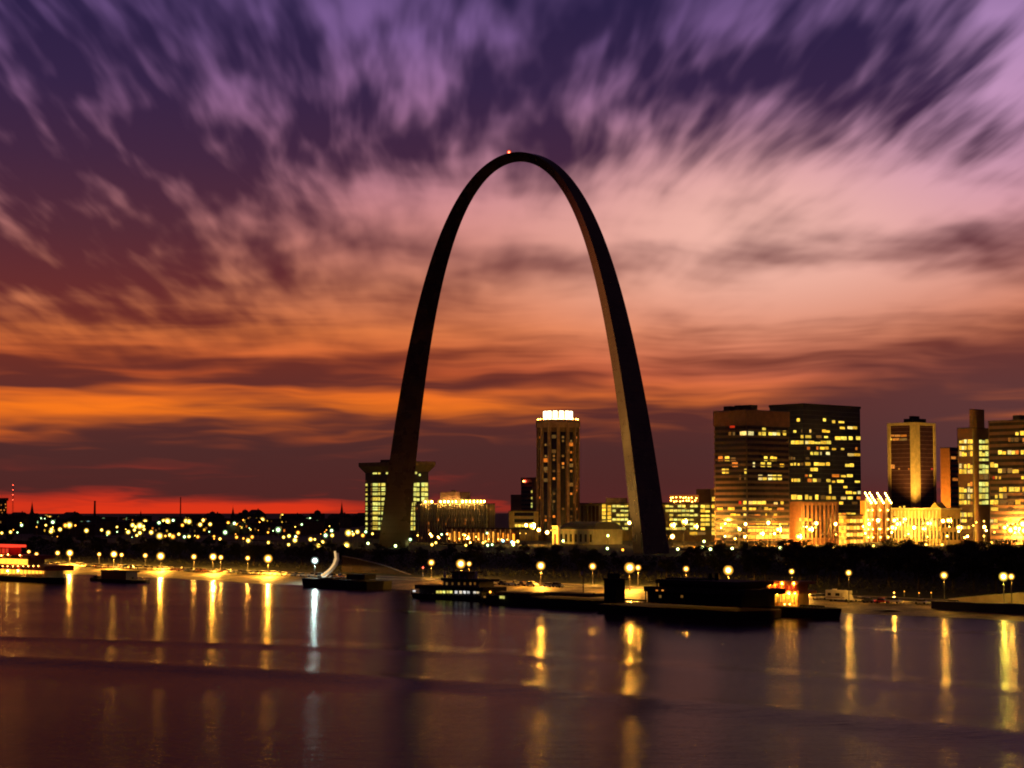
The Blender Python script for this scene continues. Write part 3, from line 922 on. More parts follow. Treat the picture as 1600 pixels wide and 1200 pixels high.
# dark glass tower
b = Bld('glass_tower', 'tall dark glass tower scattered with lit yellow windows', 1210, 1203, 1257, 1344.5, 634)
b.body(wall_black)
b.part('parapet', black_m, (-b.L - .4, .4, -.4, b.N + .4, b.h, b.h + 1.6))
nfl = 30
for i in range(nfl):
    z = b.h * i / nfl
    b.part('floor_line', pm('anodised trim', (.05, .045, .06), .35, .5), (-b.L - .12, .12, -.12, -.01, z, z + .35), (.01, .12, .0, b.N, z, z + .35))
rows(b, 1000, 620, [
    (180, 205, [(1308, 1332), (1525, 1548)]), (272, 298, [(1280, 1302), (1345, 1352, W_D), (1412, 1425), (1518, 1548), (1552, 1580)]),
    (320, 344, [(1340, 1362), (1378, 1425), (1468, 1512), (1535, 1565)]),
    (366, 394, [(1376, 1400), (1404, 1450), (1454, 1500), (1504, 1550), (1554, 1590), (1378, 1384)]),
    (414, 440, [(1392, 1415, W_O), (1470, 1485, W_O), (1500, 1535), (1540, 1570)]), (456, 484, [(1420, 1440), (1450, 1485), (1502, 1512), (1550, 1580)]),
    (500, 524, [(1380, 1410, W_D)]), (546, 574, [(1378, 1418), (1450, 1490), (1494, 1540), (1550, 1580)]),
    (592, 620, [(1420, 1440), (1445, 1480)]), (640, 666, [(1376, 1396, W_O), (1410, 1430)]),
    (682, 710, [(1397, 1430), (1440, 1470), (1474, 1505), (1553, 1585)]), (735, 805, [(1576, 1592)]),
    (366, 394, [(1260, 1290), (1294, 1325), (1329, 1362)]), (546, 572, [(1255, 1275), (1285, 1300), (1315, 1330), (1340, 1362)]),
    (682, 708, [(1265, 1275), (1283, 1306), (1310, 1335)]), (500, 524, [(1240, 1252, W_D), (1258, 1272, W_D), (1280, 1292, W_D)]),
    (816, 856, [(1262, 1305), (1312, 1350), (1376, 1400), (1410, 1430), (1460, 1485), (1505, 1540), (1550, 1590)])])
rows(b, 1300, 620, [
    (195, 220, [(0, 25), (55, 100)]), (246, 270, [(65, 105), (130, 172), (176, 208)]), (330, 360, [(25, 68), (72, 120), (140, 170), (200, 235)]),
    (420, 444, [(0, 32), (75, 100), (195, 210)]), (470, 495, [(130, 180), (184, 234)]), (556, 584, [(110, 142), (146, 180)]),
    (645, 670, [(0, 58), (75, 115), (125, 170)]), (692, 716, [(0, 25), (42, 95), (190, 230)]), (736, 762, [(95, 125)]),
    (785, 810, [(115, 165), (175, 200), (215, 236)]), (830, 855, [(0, 30), (75, 115), (130, 170), (205, 235)]), (874, 896, [(60, 90), (165, 210)]),
    (962, 985, [(45, 75), (80, 115), (120, 155), (159, 195)])])

b = Bld('brown_block', 'plain red brown block standing below the dark glass tower', 1080, 1233, 1252, 1309, 784)
b.body(brick); b.roof(None, .3, .5)
for i in range(9):
    y = b.N * (i + .5) / 9; b.part('pilaster', pm('brick pier', (.3, .14, .09), .85), (.01, .45, y - .3, y + .3, 0, b.h - .8))
    if i: b.part('window_strip', glass_dark, (-.2, .1, y - b.N / 18 - .7, y - b.N / 18 + .7, 4, b.h - 2))
rows(b, 1000, 620, [(1010, 1035, [(1330, 1352), (1370, 1398), (1408, 1432)]), (1045, 1070, [(1456, 1486)])])

b = Bld('added_glow_block', 'added low block with glowing amber panels between brown block and bulb lit hall', 1075, 1309, 1322, 1347, 806)  # made-up block; its glowing panels fill a gap in the amber glare
b.body(pm('glow block concrete', (.34, .22, .12), .85)); b.roof(None, .2, .9)
for j in range(4):
    z = b.h * (.06 + .235 * j)
    for i in range(5): b.part('glow_panel', W_B if (i + j) % 3 else W_A, (-.2, .12, b.N * (i + .12) / 5, b.N * (i + .88) / 5, z, z + b.h * .12))
    for i in range(3): b.part('glow_panel', W_A if (i + j) % 2 else W_B, (-b.L * (i + .88) / 3, -b.L * (i + .12) / 3, -.12, .2, z, z + b.h * .12))

# hall strung with bulbs on four piers
b = Bld('bulb_lit_hall', 'orange hall with four piers strung with leaning rows of bulbs', 1170, 1343, 1352, 1389, 783)
b.body(pm('orange hall wall', (.45, .2, .07), .8)); b.roof(None, .4, .6)
for i in range(4):
    x = 1348 + i * 12
    if x > 1388: break
    q = b.loc(max(x, 1353), 800)[1]
    b.part('pier', limestone, (.02, 1.1, q.y - .9, q.y + .9, 0, b.h + 2))
    for j in range(5):
        inst('bulb', GLOBE['W'], b.root, (1.6, q.y - 2.5 + j * 1.5, b.h + 5 - j * 1.5), (.72, .72, .72))
    MB().tube((1.5, q.y - 3, b.h + 5.5), (1.5, q.y + 5, b.h - 3), .15, .15, 5).build('cable', black_m, b.root)
    for z in (.78, .55, .32, .12): inst('bulb', GLOBE['A'], b.root, (1.7, q.y, b.h * z), (.75, .75, .75))
    if i < 3: b.part('window', W_O, (-.2, .12, q.y + 1.6, q.y + 4.2, b.h * .2, b.h * .8))

# piered tower
b = Bld('piered_tower', 'square tower with pale corner piers and plain dark glass faces', 1350, 1388, 1430, 1461, 664)
gl = pm('maroon glass', (.075, .03, .03), .25)
b.body(gl)
pier2 = pm('golden stone pier', (.62, .43, .17), .8)
def xE(px): return b.loc(px, 750)[1].x
def yN(px): return b.loc(px, 750)[1].y
b.part('corner_pier', pier2, (xE(1423.5), .5, -.5, yN(1437.5), 0, b.h))
b.part('edge_pier', pier2, (-b.L - .4, -b.L + 2.3, -.5, .5, 0, b.h)); b.part('edge_pier', pier2, (-.5, .5, b.N - 2.2, b.N + .4, 0, b.h))
b.part('cornice', pier2, (-b.L - .5, .6, -.6, b.N + .5, b.h, b.h + 2.0))
b.part('penthouse', roof_m, (-b.L * .55, -3, 5, b.N * .75, b.h + 2.0, b.h + 5)); b.part('plant_room', roof_m, (-b.L * .4, -6, 7, b.N * .6, b.h + 5, b.h + 7))
for i in range(26):
    z = b.h * (i + .5) / 26
    b.part('floor_line', pm('maroon trim', (.15, .07, .05), .5), (-b.L + 2.4, xE(1423) - .05, -.12, -.01, z, z + .5), (.01, .12, yN(1438), b.N - 2.3, z, z + .5))
rows(b, 1300, 620, [(316, 332, [(482, 520, W_O), (525, 570, W_O), (575, 622, W_O)]), (346, 364, [(480, 498, W_Y), (505, 560, W_O), (565, 625, W_D)]),
                    (565, 598, [(490, 522, W_O)]), (594, 608, [(552, 566, W_O), (635, 648, W_O), (825, 840, W_R)]), (908, 925, [(560, 575), (595, 610)])])
def wash(loc, aim, pw, colr, ang):
    o = MB().box(-.5, .5, -.5, .5, -.4, .4).build('wall_washer', black_m, b.root); o.location = loc
    ld = bpy.data.lights.new('wash_lamp', 'SPOT'); ld.energy = pw; ld.color = colr; ld.spot_size = math.radians(ang); ld.spot_blend = .7; ld.shadow_soft_size = .4
    lo = bpy.data.objects.new('wash_lamp', ld); C.objects.link(lo); lo.parent = b.root
    d = (Vector(aim) - Vector(loc)).normalized(); lo.location = Vector(loc) + d * 1.0; lo.rotation_euler = d.to_track_quat('-Z', 'Y').to_euler()


wash((14, -14, b.h * .16), (0, 0, b.h * .72), 90000, (1.0, .62, .13), 62)
wash((26, -26, b.h * .1), (0, 0, b.h * .7), 260000, (1.0, .55, .10), 60)
b = Bld('slim_tower', 'slim orange tower half hidden behind the core shaft tower', 1480, 1469, 1485.5, 1499, 700)
b.body(pm('terracotta panels', (.5, .21, .07), .8)); b.roof(None, .2, .6)
for i in range(16):
    z = b.h * (i + .5) / 16; b.part('window_band', glass_dark, (-.2, .12, 1.5, b.N - 1.5, z, z + 2.2))
rows(b, 1300, 620, [(497, 520, [(992, 1030, W_O)]), (672, 700, [(1005, 1040, W_O)])])

wash((-b.L * .5, -30, b.h * .2), (-b.L * .5, 0, b.h * .6), 130000, (1.0, .45, .06), 80)
# floodlit old civic building
b = Bld('civic_building', 'floodlit yellow stone civic building with pilasters and a shallow pediment', 1060, 1392, 1470, 1499, 796)
cv = pm('civic stone', (.40, .27, .11), .85)
b.body(cv); b.roof(limestone, .7, .9)
q0, q1 = b.loc(1455, 790)[1], b.loc(1469, 790)[1]
mb = MB(); xm = (q0.x + q1.x) / 2
mb.hexa([(q0.x, -.9, b.h + .9), (q1.x, -.9, b.h + .9), (q1.x, 6, b.h + .9), (q0.x, 6, b.h + .9)], [(xm - .2, -.9, b.h + 4), (xm + .2, -.9, b.h + 4), (xm + .2, 6, b.h + 4), (xm - .2, 6, b.h + 4)]); mb.build('pediment', cv, b.root)
for i in range(14):
    x = -b.L + (i + .5) * b.L / 14
    b.part('pilaster', limestone, (x - b.L / 28 - .45, x - b.L / 28 + .45, -.6, -.01, 0, b.h - .6))
    for z in (.18, .52):
        MB().box(x - .85, x + .85, -.13, .2, b.h * z, b.h * (z + .2)).tube((x, .15, b.h * (z + .2)), (x, -.13, b.h * (z + .2)), .85, .85, 10).build('arched_window', glass_dark, b.root)
for i in range(5):
    y = b.N * (i + .5) / 5
    b.part('window', glass_dark, (-.2, .12, y - .8, y + .8, b.h * .5, b.h * .74)); b.part('window', glass_dark, (-.2, .12, y - .8, y + .8, b.h * .15, b.h * .38))

# towers at the right edge
b = Bld('core_tower', 'office tower with a tall lift shaft and a column of lime windows', 1130, 1496, 1521, 1545, 669)
b.body(pm('core wall', (.12, .06, .045), .7)); b.roof(None, .1, .5)
q0 = b.loc(1521.5, 643)[1]
b.part('lift_shaft', pm('shaft panels', (.12, .06, .05), .6), (-2, .4, .3, b.loc(1538, 700)[1].y, b.h + .5, q0.z + 1.5))
b.part('stair_core', pm('core green', (.16, .13, .07), .7), (.02, .6, .02, 1.6, 0, b.h - .3))
for y0, y1, cols in ((355, 388, 'abc'), (405, 442, 'abc'), (455, 495, 'abc'), (514, 536, 'c'), (558, 596, 'abc'), (604, 640, 'abc'), (645, 690, 'd'), (710, 745, 'bc'), (755, 796, 'abc'), (810, 850, 'abc'), (864, 896, 'abc'), (965, 1000, 'ab'), (1020, 1046, 'a'), (1075, 1102, 'ab')):
    for c in cols:
        sg = {'a': [(1062, 1080), (1083, 1100), (1103, 1122)], 'b': [(1132, 1150), (1153, 1172)], 'c': [(1226, 1248, W_G), (1252, 1274, W_G), (1278, 1302, W_G)], 'd': [(1226, 1260, W_D), (1264, 1300, W_D)]}[c]
        rows(b, 1300, 620, [(y0, y1, sg)])
b = Bld('wide_office', 'wide dark office block cut off by the right picture edge, rows of yellow windows', 1090, 1545, 1650, 1690, 655)
b.body(pm('wide wall', (.11, .05, .045), .65)); b.roof(None, .2, .6)
q0, q1 = b.loc(1578, 653)[1], b.loc(1590, 653)[1]; b.part('roof_plant', roof_m, (q0.x, q1.x, 3, 9, b.h + .6, b.h + 3.5))
fl = b.h / 20
for i in range(20): b.bands([i * fl + fl * .3], fl * .5, glass_dark)
rows(b, 1300, 620, [
    (285, 320, [(1530, 1555), (1570, 1600)]), (340, 374, [(1470, 1490, W_D), (1496, 1512, W_D), (1520, 1555), (1590, 1600, W_O)]),
    (446, 480, [(1385, 1416), (1420, 1450), (1465, 1494), (1498, 1526), (1530, 1556), (1575, 1600)]), (546, 588, [(1320, 1350), (1354, 1382)]),
    (595, 635, [(1385, 1416), (1420, 1450), (1465, 1500), (1505, 1556)]), (662, 686, [(1340, 1356, W_R), (1362, 1376), (1392, 1408), (1580, 1600)]),
    (752, 790, [(1395, 1424), (1428, 1455), (1475, 1518), (1522, 1566), (1590, 1600)]), (806, 846, [(1360, 1380), (1395, 1424), (1428, 1460)]),
    (860, 896, [(1320, 1350), (1354, 1386), (1395, 1455), (1465, 1515), (1530, 1570)]), (922, 950, [(1325, 1385), (1470, 1510)]),
    (1020, 1046, [(1320, 1345), (1350, 1380), (1470, 1500)]), (1066, 1100, [(1325, 1385)])])

# street lamps and floodlights at the foot of the skyline
K = 300 / 1600
sky_l = [(1300, 620, x, y, s) for x, y, s in ((210, 1015, 1.5), (150, 1035, .9), (130, 1105, 1.0), (240, 1080, 1.1), (310, 1060, .8), (385, 1030, .9), (520, 1030, 1.6), (600, 1020, 1.0), (505, 1090, 1.7),
                                                (545, 1060, 1.2), (800, 1055, 1.5), (760, 1100, 1.0), (685, 1090, .8), (970, 1030, 1.1), (925, 1035, .8), (1055, 1090, 1.1), (1440, 1090, 1.4), (1490, 1110, 2.4), (1530, 1095, 1.8),
                                                (1590, 1060, 2.2), (1600, 1115, 2.0), (1270, 1085, .7), (30, 1060, .8), (80, 1150, .7))]
sky_l += [(1000, 620, x, y, s) for x, y, s in ((1070, 1050, .9), (1150, 1105, 1.4), (1010, 1140, 1.0), (1320, 1165, 1.2), (1415, 1105, 1.1), (1470, 1055, .9), (265, 1070, 1.1), (365, 1040, 1.2), (460, 1080, 1.0), (270, 1165, .9), (830, 1105, .5), (880, 1060, .7))]
sky_l += [(780, 620, x, y, s) for x, y, s in ((270, 1075, 1.3), (225, 1070, .8), (1085, 1050, .8), (400, 1130, .7), (330, 1110, .6))]
FACES = [(1100, 1167, 1233, 1050, .42), (1233, 1252, 1309, 1080, .4), (1309, 1330, 1342, 1130, .4), (1342, 1352, 1391, 1170, .4), (1391, 1470, 1499, 1060, .45),
         (1499, 1521, 1545, 1130, .4), (1545, 1650, 1700, 1090, .42)]
for ox, oy, x, y, s in sky_l:
    px, py = ox + x * K, oy + y * K
    Dd = 1060
    for x0, xc, x1, D0, slope in FACES:
        if x0 <= px < x1:
            Dd = D0 + (abs(px - xc) * slope) - (30 if D0 == 1060 else 14)
    wh = 'foot of the towers' if px > 1120 else 'foot of the low office blocks'
    gk = ('C' if 1391 <= px < 1499 else 'F') if s > .95 else 'W'
    lamp(px, py, gk, ('glaring' if s > .95 else 'small') + f' yellow street light at the {wh}', ('glaring' if s > .95 else 'small') + f' yellow lights at the {wh}', D=Dd, r=.7 + .85 * s)

rl = random.Random(33)  # random small lights added to thicken the amber glow along the building feet
for k in range(58):
    px = rl.uniform(1122, 1598) if k < 42 else rl.uniform(650, 835); py = rl.uniform(814, 842) if k < 42 else rl.uniform(834, 849)
    Dd = 1070
    for x0, xc, x1, D0, slope in FACES:
        if x0 <= px < x1: Dd = D0 + abs(px - xc) * slope - rl.uniform(6, 16)
    lamp(px, py, rl.choice('AAWY'), 'added tiny amber light filling the glowing band at the ' + ('feet of the towers' if k < 42 else 'foot of the finned mid-rise'), 'added tiny amber lights below the ' + ('towers' if k < 42 else 'mid-rise'), D=Dd, r=rl.uniform(.5, .95))

# ------------------------------------------------------------------ the low city on the left
far = [(x * K, 740 + y * K, k, s) for x, y, k, s in (
    (45, 405, 'G', 1.3), (180, 430, 'G', .8), (15, 495, 'Y', 1), (88, 487, 'Y', 1), (305, 405, 'G', .9), (340, 372, 'G', .5), (385, 360, 'Y', .8), (415, 368, 'Y', 1.2), (495, 372, 'Y', 1.1),
    (470, 390, 'G', .8), (440, 405, 'G', .8), (382, 430, 'Y', 1), (430, 465, 'Y', 1.2), (425, 482, 'Y', 1), (500, 465, 'Y', 1.2), (545, 432, 'O', 1), (578, 430, 'Y', 1.3), (605, 350, 'O', .5), (628, 432, 'O', .5),
    (680, 412, 'G', 1), (735, 410, 'B', 1.1), (770, 400, 'B', 1.3), (720, 475, 'Y', 1.1), (847, 470, 'Y', .9), (862, 385, 'G', .9), (902, 492, 'Y', 1.3), (1070, 380, 'G', 1), (1068, 487, 'Y', 1), (1105, 430, 'Y', 1.2),
    (1130, 445, 'Y', 1), (1165, 435, 'Y', 1.4), (1195, 440, 'Y', 1), (1210, 400, 'Y', 1.2), (1120, 470, 'Y', 1), (1165, 495, 'Y', 1), (1140, 515, 'Y', 1), (1200, 465, 'Y', .6), (1260, 490, 'Y', 1.1), (1325, 410, 'G', 1.1),
    (1365, 395, 'Y', 1), (1395, 398, 'Y', 1.2), (1443, 390, 'G', .8), (1550, 395, 'Y', 1.2), (1575, 400, 'Y', 1.3), (1520, 430, 'O', .9), (1330, 520, 'Y', 1.3), (1378, 520, 'O', .9), (1415, 512, 'Y', 1), (1440, 525, 'O', 1),
    (1490, 505, 'Y', 1.2), (1537, 527, 'G', .9), (1575, 525, 'Y', 1.1))]
far += [(280 + x * K, 740 + y * K, k, s) for x, y, k, s in (
    (175, 425, 'Y', 1.2), (200, 388, 'Y', 1), (242, 365, 'G', .9), (270, 372, 'G', .4), (258, 422, 'Y', 1.2), (408, 410, 'O', 1), (460, 415, 'G', 1), (250, 485, 'G', .4), (383, 490, 'G', 1), (155, 527, 'O', .8), (290, 523, 'O', .8),
    (340, 545, 'Y', 1.1), (478, 530, 'O', 1), (535, 540, 'O', .9), (575, 558, 'Y', 1), (608, 528, 'O', 1), (692, 385, 'Y', 1.1), (855, 365, 'Y', 1.2), (860, 350, 'Y', .9), (825, 468, 'G', 1.7), (740, 490, 'O', .6), (745, 575, 'Y', 1.2),
    (870, 530, 'Y', 1.2), (915, 520, 'Y', .9), (990, 492, 'O', .8), (970, 525, 'G', .7), (965, 555, 'Y', 1), (912, 592, 'Y', 1.2), (1000, 367, 'G', .6), (1070, 385, 'G', .8), (1090, 375, 'G', .8), (1105, 400, 'G', .8), (1130, 390, 'G', .7),
    (1150, 405, 'G', .7), (1298, 365, 'G', .9), (1270, 475, 'G', 1.2), (1275, 515, 'Y', 1.2), (1220, 515, 'G', 1), (1095, 548, 'Y', 1.3), (1130, 548, 'Y', .9), (1195, 570, 'Y', 1.1), (1165, 600, 'Y', 1.4), (1410, 495, 'Y', 1.6),
    (1450, 505, 'Y', 1), (1485, 485, 'Y', 1.3), (1530, 515, 'O', 1), (1395, 597, 'Y', 1.2), (1555, 485, 'G', .8))]
far += [(random.uniform(5, 560), random.uniform(806, 842), random.choice('YOOG'), random.uniform(.3, .5)) for _ in range(45)]
for px, py, k, s in far:
    tan = (px - 800) / F; kk = tan * TX + TY
    hh = 9.0
    D = max(560 / kk, min(4200, (H - 8.5 - hh) * F / max(2.0, py - 800)))
    lamp(px, py, k, f'{KW[k]} street lamp far off in the low city left of the arch', f'{KW[k]} lamps across the distant low city', D=D, size=s * random.uniform(.62, 1.1))

# low roofs, chimneys and steeples on the horizon
houses = []
random.seed(21)
for i in range(62):
    px = random.uniform(-30, 575); D = random.uniform(1500, 3600)
    yt = random.uniform(803.5, 811) if D > 2200 else random.uniform(810, 826)
    houses.append((px, D, yt))
hv = []
for kind in range(5):
    w, d_ = (1.0, .6), (1.2, .5)
    pass
house_wall = [pm('far brick', (.10, .055, .045), .9), pm('far render', (.16, .11, .085), .9), pm('far slate wall', (.07, .055, .055), .9)]
for i, (px, D, yt) in enumerate(houses):
    p = at(px, 800, D); zg = ground_z(to_st(p)[1]); zt = at(px, yt, D).z
    h = max(5, zt - zg); w = random.uniform(14, 42); dp = random.uniform(12, 24)
    kind = i % 4
    txt = ('flat roofed warehouse', 'gabled brick house', 'small flat roofed block', 'long low shed')[kind]
    r = thing(('warehouse', 'gabled_house', 'flat_block', 'low_shed')[kind], f'dark {txt} in the far low city left of the arch', 'building', (p.x, p.y, zg), -PHI + random.uniform(-.2, .2), f'dark {txt}s of the distant low city')
    m = house_wall[i % 3]
    if kind == 3: w *= 1.5; h *= .8
    MB().box(-w / 2, w / 2, -dp / 2, dp / 2, -1, h).build('wall', m, r)
    if kind == 1:
        MB().hexa([(-w / 2 - .4, -dp / 2 - .4, h), (w / 2 + .4, -dp / 2 - .4, h), (w / 2 + .4, dp / 2 + .4, h), (-w / 2 - .4, dp / 2 + .4, h)],
                  [(-w / 2 - .4, -.1, h + dp * .3), (w / 2 + .4, -.1, h + dp * .3), (w / 2 + .4, .1, h + dp * .3), (-w / 2 - .4, .1, h + dp * .3)]).build('roof', roof_m, r)
        MB().box(w * .3 - .6, w * .3 + .6, -.6, .6, h, h + dp * .3 + 1.6).build('chimney', m, r)
    else:
        MB().box(-w / 2 - .3, w / 2 + .3, -dp / 2 - .3, dp / 2 + .3, h, h + .6).build('roof', roof_m, r)
        if kind == 0: MB().box(-w * .2, w * .1, -2, 3, h + .6, h + 3).build('roof_hut', m, r)
    for j in range(random.randint(1, 4)):
        inst('window', unit(random.choice([W_D, W_D, W_O, W_Y])), r, (random.uniform(-.42, .42) * w, -dp / 2 - .05, random.uniform(.25, .8) * h), (2.2, .3, 1.8))


def steeple(px, ytop, D, wpx, label, ybase=808):
    p = at(px, 800, D); zg = ground_z(to_st(p)[1]); zt = at(px, ytop, D).z - zg; w = wpx / F * D
    r = thing('church', label, 'church', (p.x, p.y, zg), -PHI)
    zm = zt * .5
    MB().box(-w * .5, w * .5, -w * .5, w * .5, -1, zm).build('bell_tower', house_wall[0], r)
    MB().prism([(w * .5 * math.cos(math.pi / 4 * k + .39), w * .5 * math.sin(math.pi / 4 * k + .39)) for k in range(8)], zm, zt - 1.0, .04).build('spire', roof_m, r)
    MB().tube((0, 0, zt - 1.3), (0, 0, zt + 1.2), .12, .08, 5).box(-.5, .5, -.08, .08, zt + .3, zt + .5).build('cross', black_m, r)
    L = w * 3.2
    mb = MB(); mb.hexa([(w * .5, -w * .7, -1), (w * .5 + L, -w * .7, -1), (w * .5 + L, w * .7, -1), (w * .5, w * .7, -1)], [(w * .5, -w * .7, zm * .5), (w * .5 + L, -w * .7, zm * .5), (w * .5 + L, w * .7, zm * .5), (w * .5, w * .7, zm * .5)]); mb.build('nave', house_wall[1], r)
    mb = MB(); mb.hexa([(w * .5, -w * .8, zm * .5), (w * .5 + L, -w * .8, zm * .5), (w * .5 + L, w * .8, zm * .5), (w * .5, w * .8, zm * .5)], [(w * .5, -.05, zm * .95), (w * .5 + L, -.05, zm * .95), (w * .5 + L, .05, zm * .95), (w * .5, .05, zm * .95)]); mb.build('nave_roof', roof_m, r)


steeple(50, 783, 2900, 5.5, 'far church with a tall pointed steeple, leftmost on the red horizon')
steeple(220, 797, 3300, 4, 'far church with the small pointed steeple between the two chimneys')
steeple(364, 791, 3000, 5, 'far church with a squat steeple in the middle of the red horizon')
steeple(534, 783, 2700, 5, 'far church with a slender steeple just left of the flared hotel')


def chimney(px, ytop, D, wpx, label):
    p = at(px, 800, D); zg = ground_z(to_st(p)[1]); zt = at(px, ytop, D).z - zg; w = wpx / F * D
    r = thing('factory_chimney', label, 'chimney', (p.x, p.y, zg))
    MB().tube((0, 0, -1), (0, 0, zt), w * .75, w * .45, 12).build('stack', house_wall[0], r)
    MB().tube((0, 0, zt), (0, 0, zt + 1.2), w * .58, w * .58, 12).build('rim', brick, r)
    MB().box(-w * 3, w * 3, -w * 2, w * 2, -1, 8).build('boiler_house', house_wall[1], r)


chimney(148, 784, 2600, 3, 'thick factory chimney on the red horizon')
chimney(282, 778, 2800, 1.6, 'tall thin factory chimney on the red horizon')
for px, yt, D, txt in ((332, 799, 3000, 'left of the squat steeple'), (383, 796, 3100, 'right of the squat steeple'), (496, 797, 2900, 'left of the slender steeple')):
    p = at(px, 800, D); zg = ground_z(to_st(p)[1]); zt = at(px, yt, D).z - zg
    r = thing('domed_block', f'far block with a small dome {txt}', 'building', (p.x, p.y, zg), -PHI)
    MB().box(-9, 9, -7, 7, -1, zt - 5).build('wall', house_wall[2], r)
    MB().ball((0, 0, zt - 5), 5.5, 12, 8, .9).build('dome', roof_m, r)
    MB().tube((0, 0, zt - .5), (0, 0, zt + 2), .3, .1, 5).build('finial', black_m, r)
b = Bld('apartment_block', 'dark apartment block with tiny lit windows at the left picture edge', 2300, -14, 4, 12.5, 783)
b.body(wall_dark); b.roof(None, .2, .5)
b.part('penthouse', wall_dark, (-b.L * .5, -3, 3, 9, b.h + .5, b.h + 4))
for x, y in ((2, 789), (8.5, 788), (1.5, 797), (6.5, 797), (9, 793), (3.5, 801)): b.win(x - .8, y - .9, x + .8, y + .9, W_O)
for i in range(7): b.bands([b.h * (.1 + .12 * i)], 1.6, glass_dark)
b = Bld('dark_warehouse', 'long dark flat warehouse on the left below the first steeple', 1650, 12, 46, 53, 808)
b.body(house_wall[2]); b.roof(None, .3, .5); b.part('loading_door', black_m, (-b.L * .6, -b.L * .45, -.12, .2, 0, 5))
p = at(20, 800, 2700); zg = ground_z(to_st(p)[1]); zt = at(20, 757, 2700).z - zg
r = thing('radio_mast', 'thin lattice radio mast with red lights near the left picture edge', 'radio mast', (p.x, p.y, zg))
mb = MB()
for k in range(3):
    a = 2 * math.pi * k / 3; mb.tube((1.6 * math.cos(a), 1.6 * math.sin(a), -1), (.3 * math.cos(a), .3 * math.sin(a), zt), .16, .1, 4)
for z in np.arange(2, zt - 1, 4.0):
    rr = 1.6 - 1.3 * z / zt; r2 = 1.6 - 1.3 * (z + 4) / zt
    for k in range(3):
        a, a2 = 2 * math.pi * k / 3, 2 * math.pi * (k + 1) / 3
        mb.tube((rr * math.cos(a), rr * math.sin(a), z), (r2 * math.cos(a2), r2 * math.sin(a2), z + 4), .07, .07, 3)
mb.build('lattice', black_m, r)
for y in (758, 765.5, 773, 781): inst('warning_light', GLOBE['R'], r, (0, -1.4, at(20, y, 2700).z - zg), (1.0, 1.0, 1.0))

# ------------------------------------------------------------------ trees
def leaf_mat():
    m, o = new_mat('foliage'); b = E.nt.nodes.new('ShaderNodeBsdfPrincipled'); t = E.nt.nodes.new('ShaderNodeTexCoord')
    n = noise(t.outputs['Object'], 1.1, 4); E.nt.links.new(ramp(n, [(.3, (.018, .024, .010)), (.7, (.05, .055, .022))]), b.inputs['Base Color'])
    b.inputs['Roughness'].default_value = .8; E.nt.links.new(b.outputs[0], o.inputs[0]); return m


leaf_m = leaf_mat()
TREE = []
for kind in range(5):
    rs = np.random.default_rng(40 + kind)
    tr = MB(); tr.tube((0, 0, -.05), (0, 0, .45), .032, .018, 7)
    tips = []
    for k in range(7):
        a = 2 * math.pi * k / 7 + rs.uniform(-.4, .4); z0 = rs.uniform(.25, .45); L = rs.uniform(.2, .36)
        q = (math.cos(a) * L * .75, math.sin(a) * L * .75, z0 + L * rs.uniform(.5, 1.0))
        tr.tube((0, 0, z0), q, .014, .005, 5); tips.append(q)
    tips.append((0, 0, .8))
    cr = MB()
    cl = [np.array(q) + rs.normal(0, .05, 3) for q in tips for _ in range(3)]
    for c in cl:
        rad = rs.uniform(.09, .17)
        for _ in range(46):
            d = rs.normal(0, 1, 3); d /= np.linalg.norm(d); p = c + d * rad * rs.uniform(.4, 1.1) * np.array([1, 1, .8])
            if p[2] < .18 or p[2] > 1.0: continue
            a_ = rs.normal(0, 1, 3); a_ /= np.linalg.norm(a_); b_ = np.cross(a_, rs.normal(0, 1, 3)); b_ /= np.linalg.norm(b_); s_ = rs.uniform(.018, .038)
            cr.face([p - a_ * s_, p + b_ * s_ * .7, p + a_ * s_, p - b_ * s_ * .7])
    TREE.append((tr.mesh('trunk', bark_m), cr.mesh('crown', leaf_m)))

PX = [-60, 0, 300, 450, 560, 640, 850, 930, 1000, 1060, 1120, 1250, 1660]
PY = [834, 834, 838, 844, 848, 847, 847, 854, 868, 858, 842, 841, 840]
random.seed(5)
for t_row, n, jit in ((474, 44, 4), (500, 56, 8), (528, 62, 10), (556, 60, 8)):
    for i in range(n):
        px = -50 + (i + random.uniform(.1, .9)) * 1700 / n
        t = t_row + random.uniform(-jit, jit)
        p = at_t(px, 850, t); zg = ground_z(t)
        ytop = float(np.interp(px, PX, PY)) + random.uniform(-4, 8) + (528 - min(t, 528)) * .12
        zt = at_t(px, ytop, t).z
        h = zt - zg
        if h < 3.0 or any(abs(px - lx) < 4 for lx, ly in PARK_LAMPS if t < 600): continue
        h = min(h, 13)
        kind = random.randrange(5)
        side = 'left of the arch' if px < 585 else ('between the arch legs' if px < 1000 else 'right of the arch')
        r = thing('park_tree', f'dark leafy tree in the park row along the bank {side}', 'tree', (p.x, p.y, zg), random.uniform(0, 6.28), f'dark park trees {side}')
        w = h * random.uniform(.95, 1.35)
        r.scale = (w, w, h)
        inst('trunk', TREE[kind][0], r); inst('crown', TREE[kind][1], r)

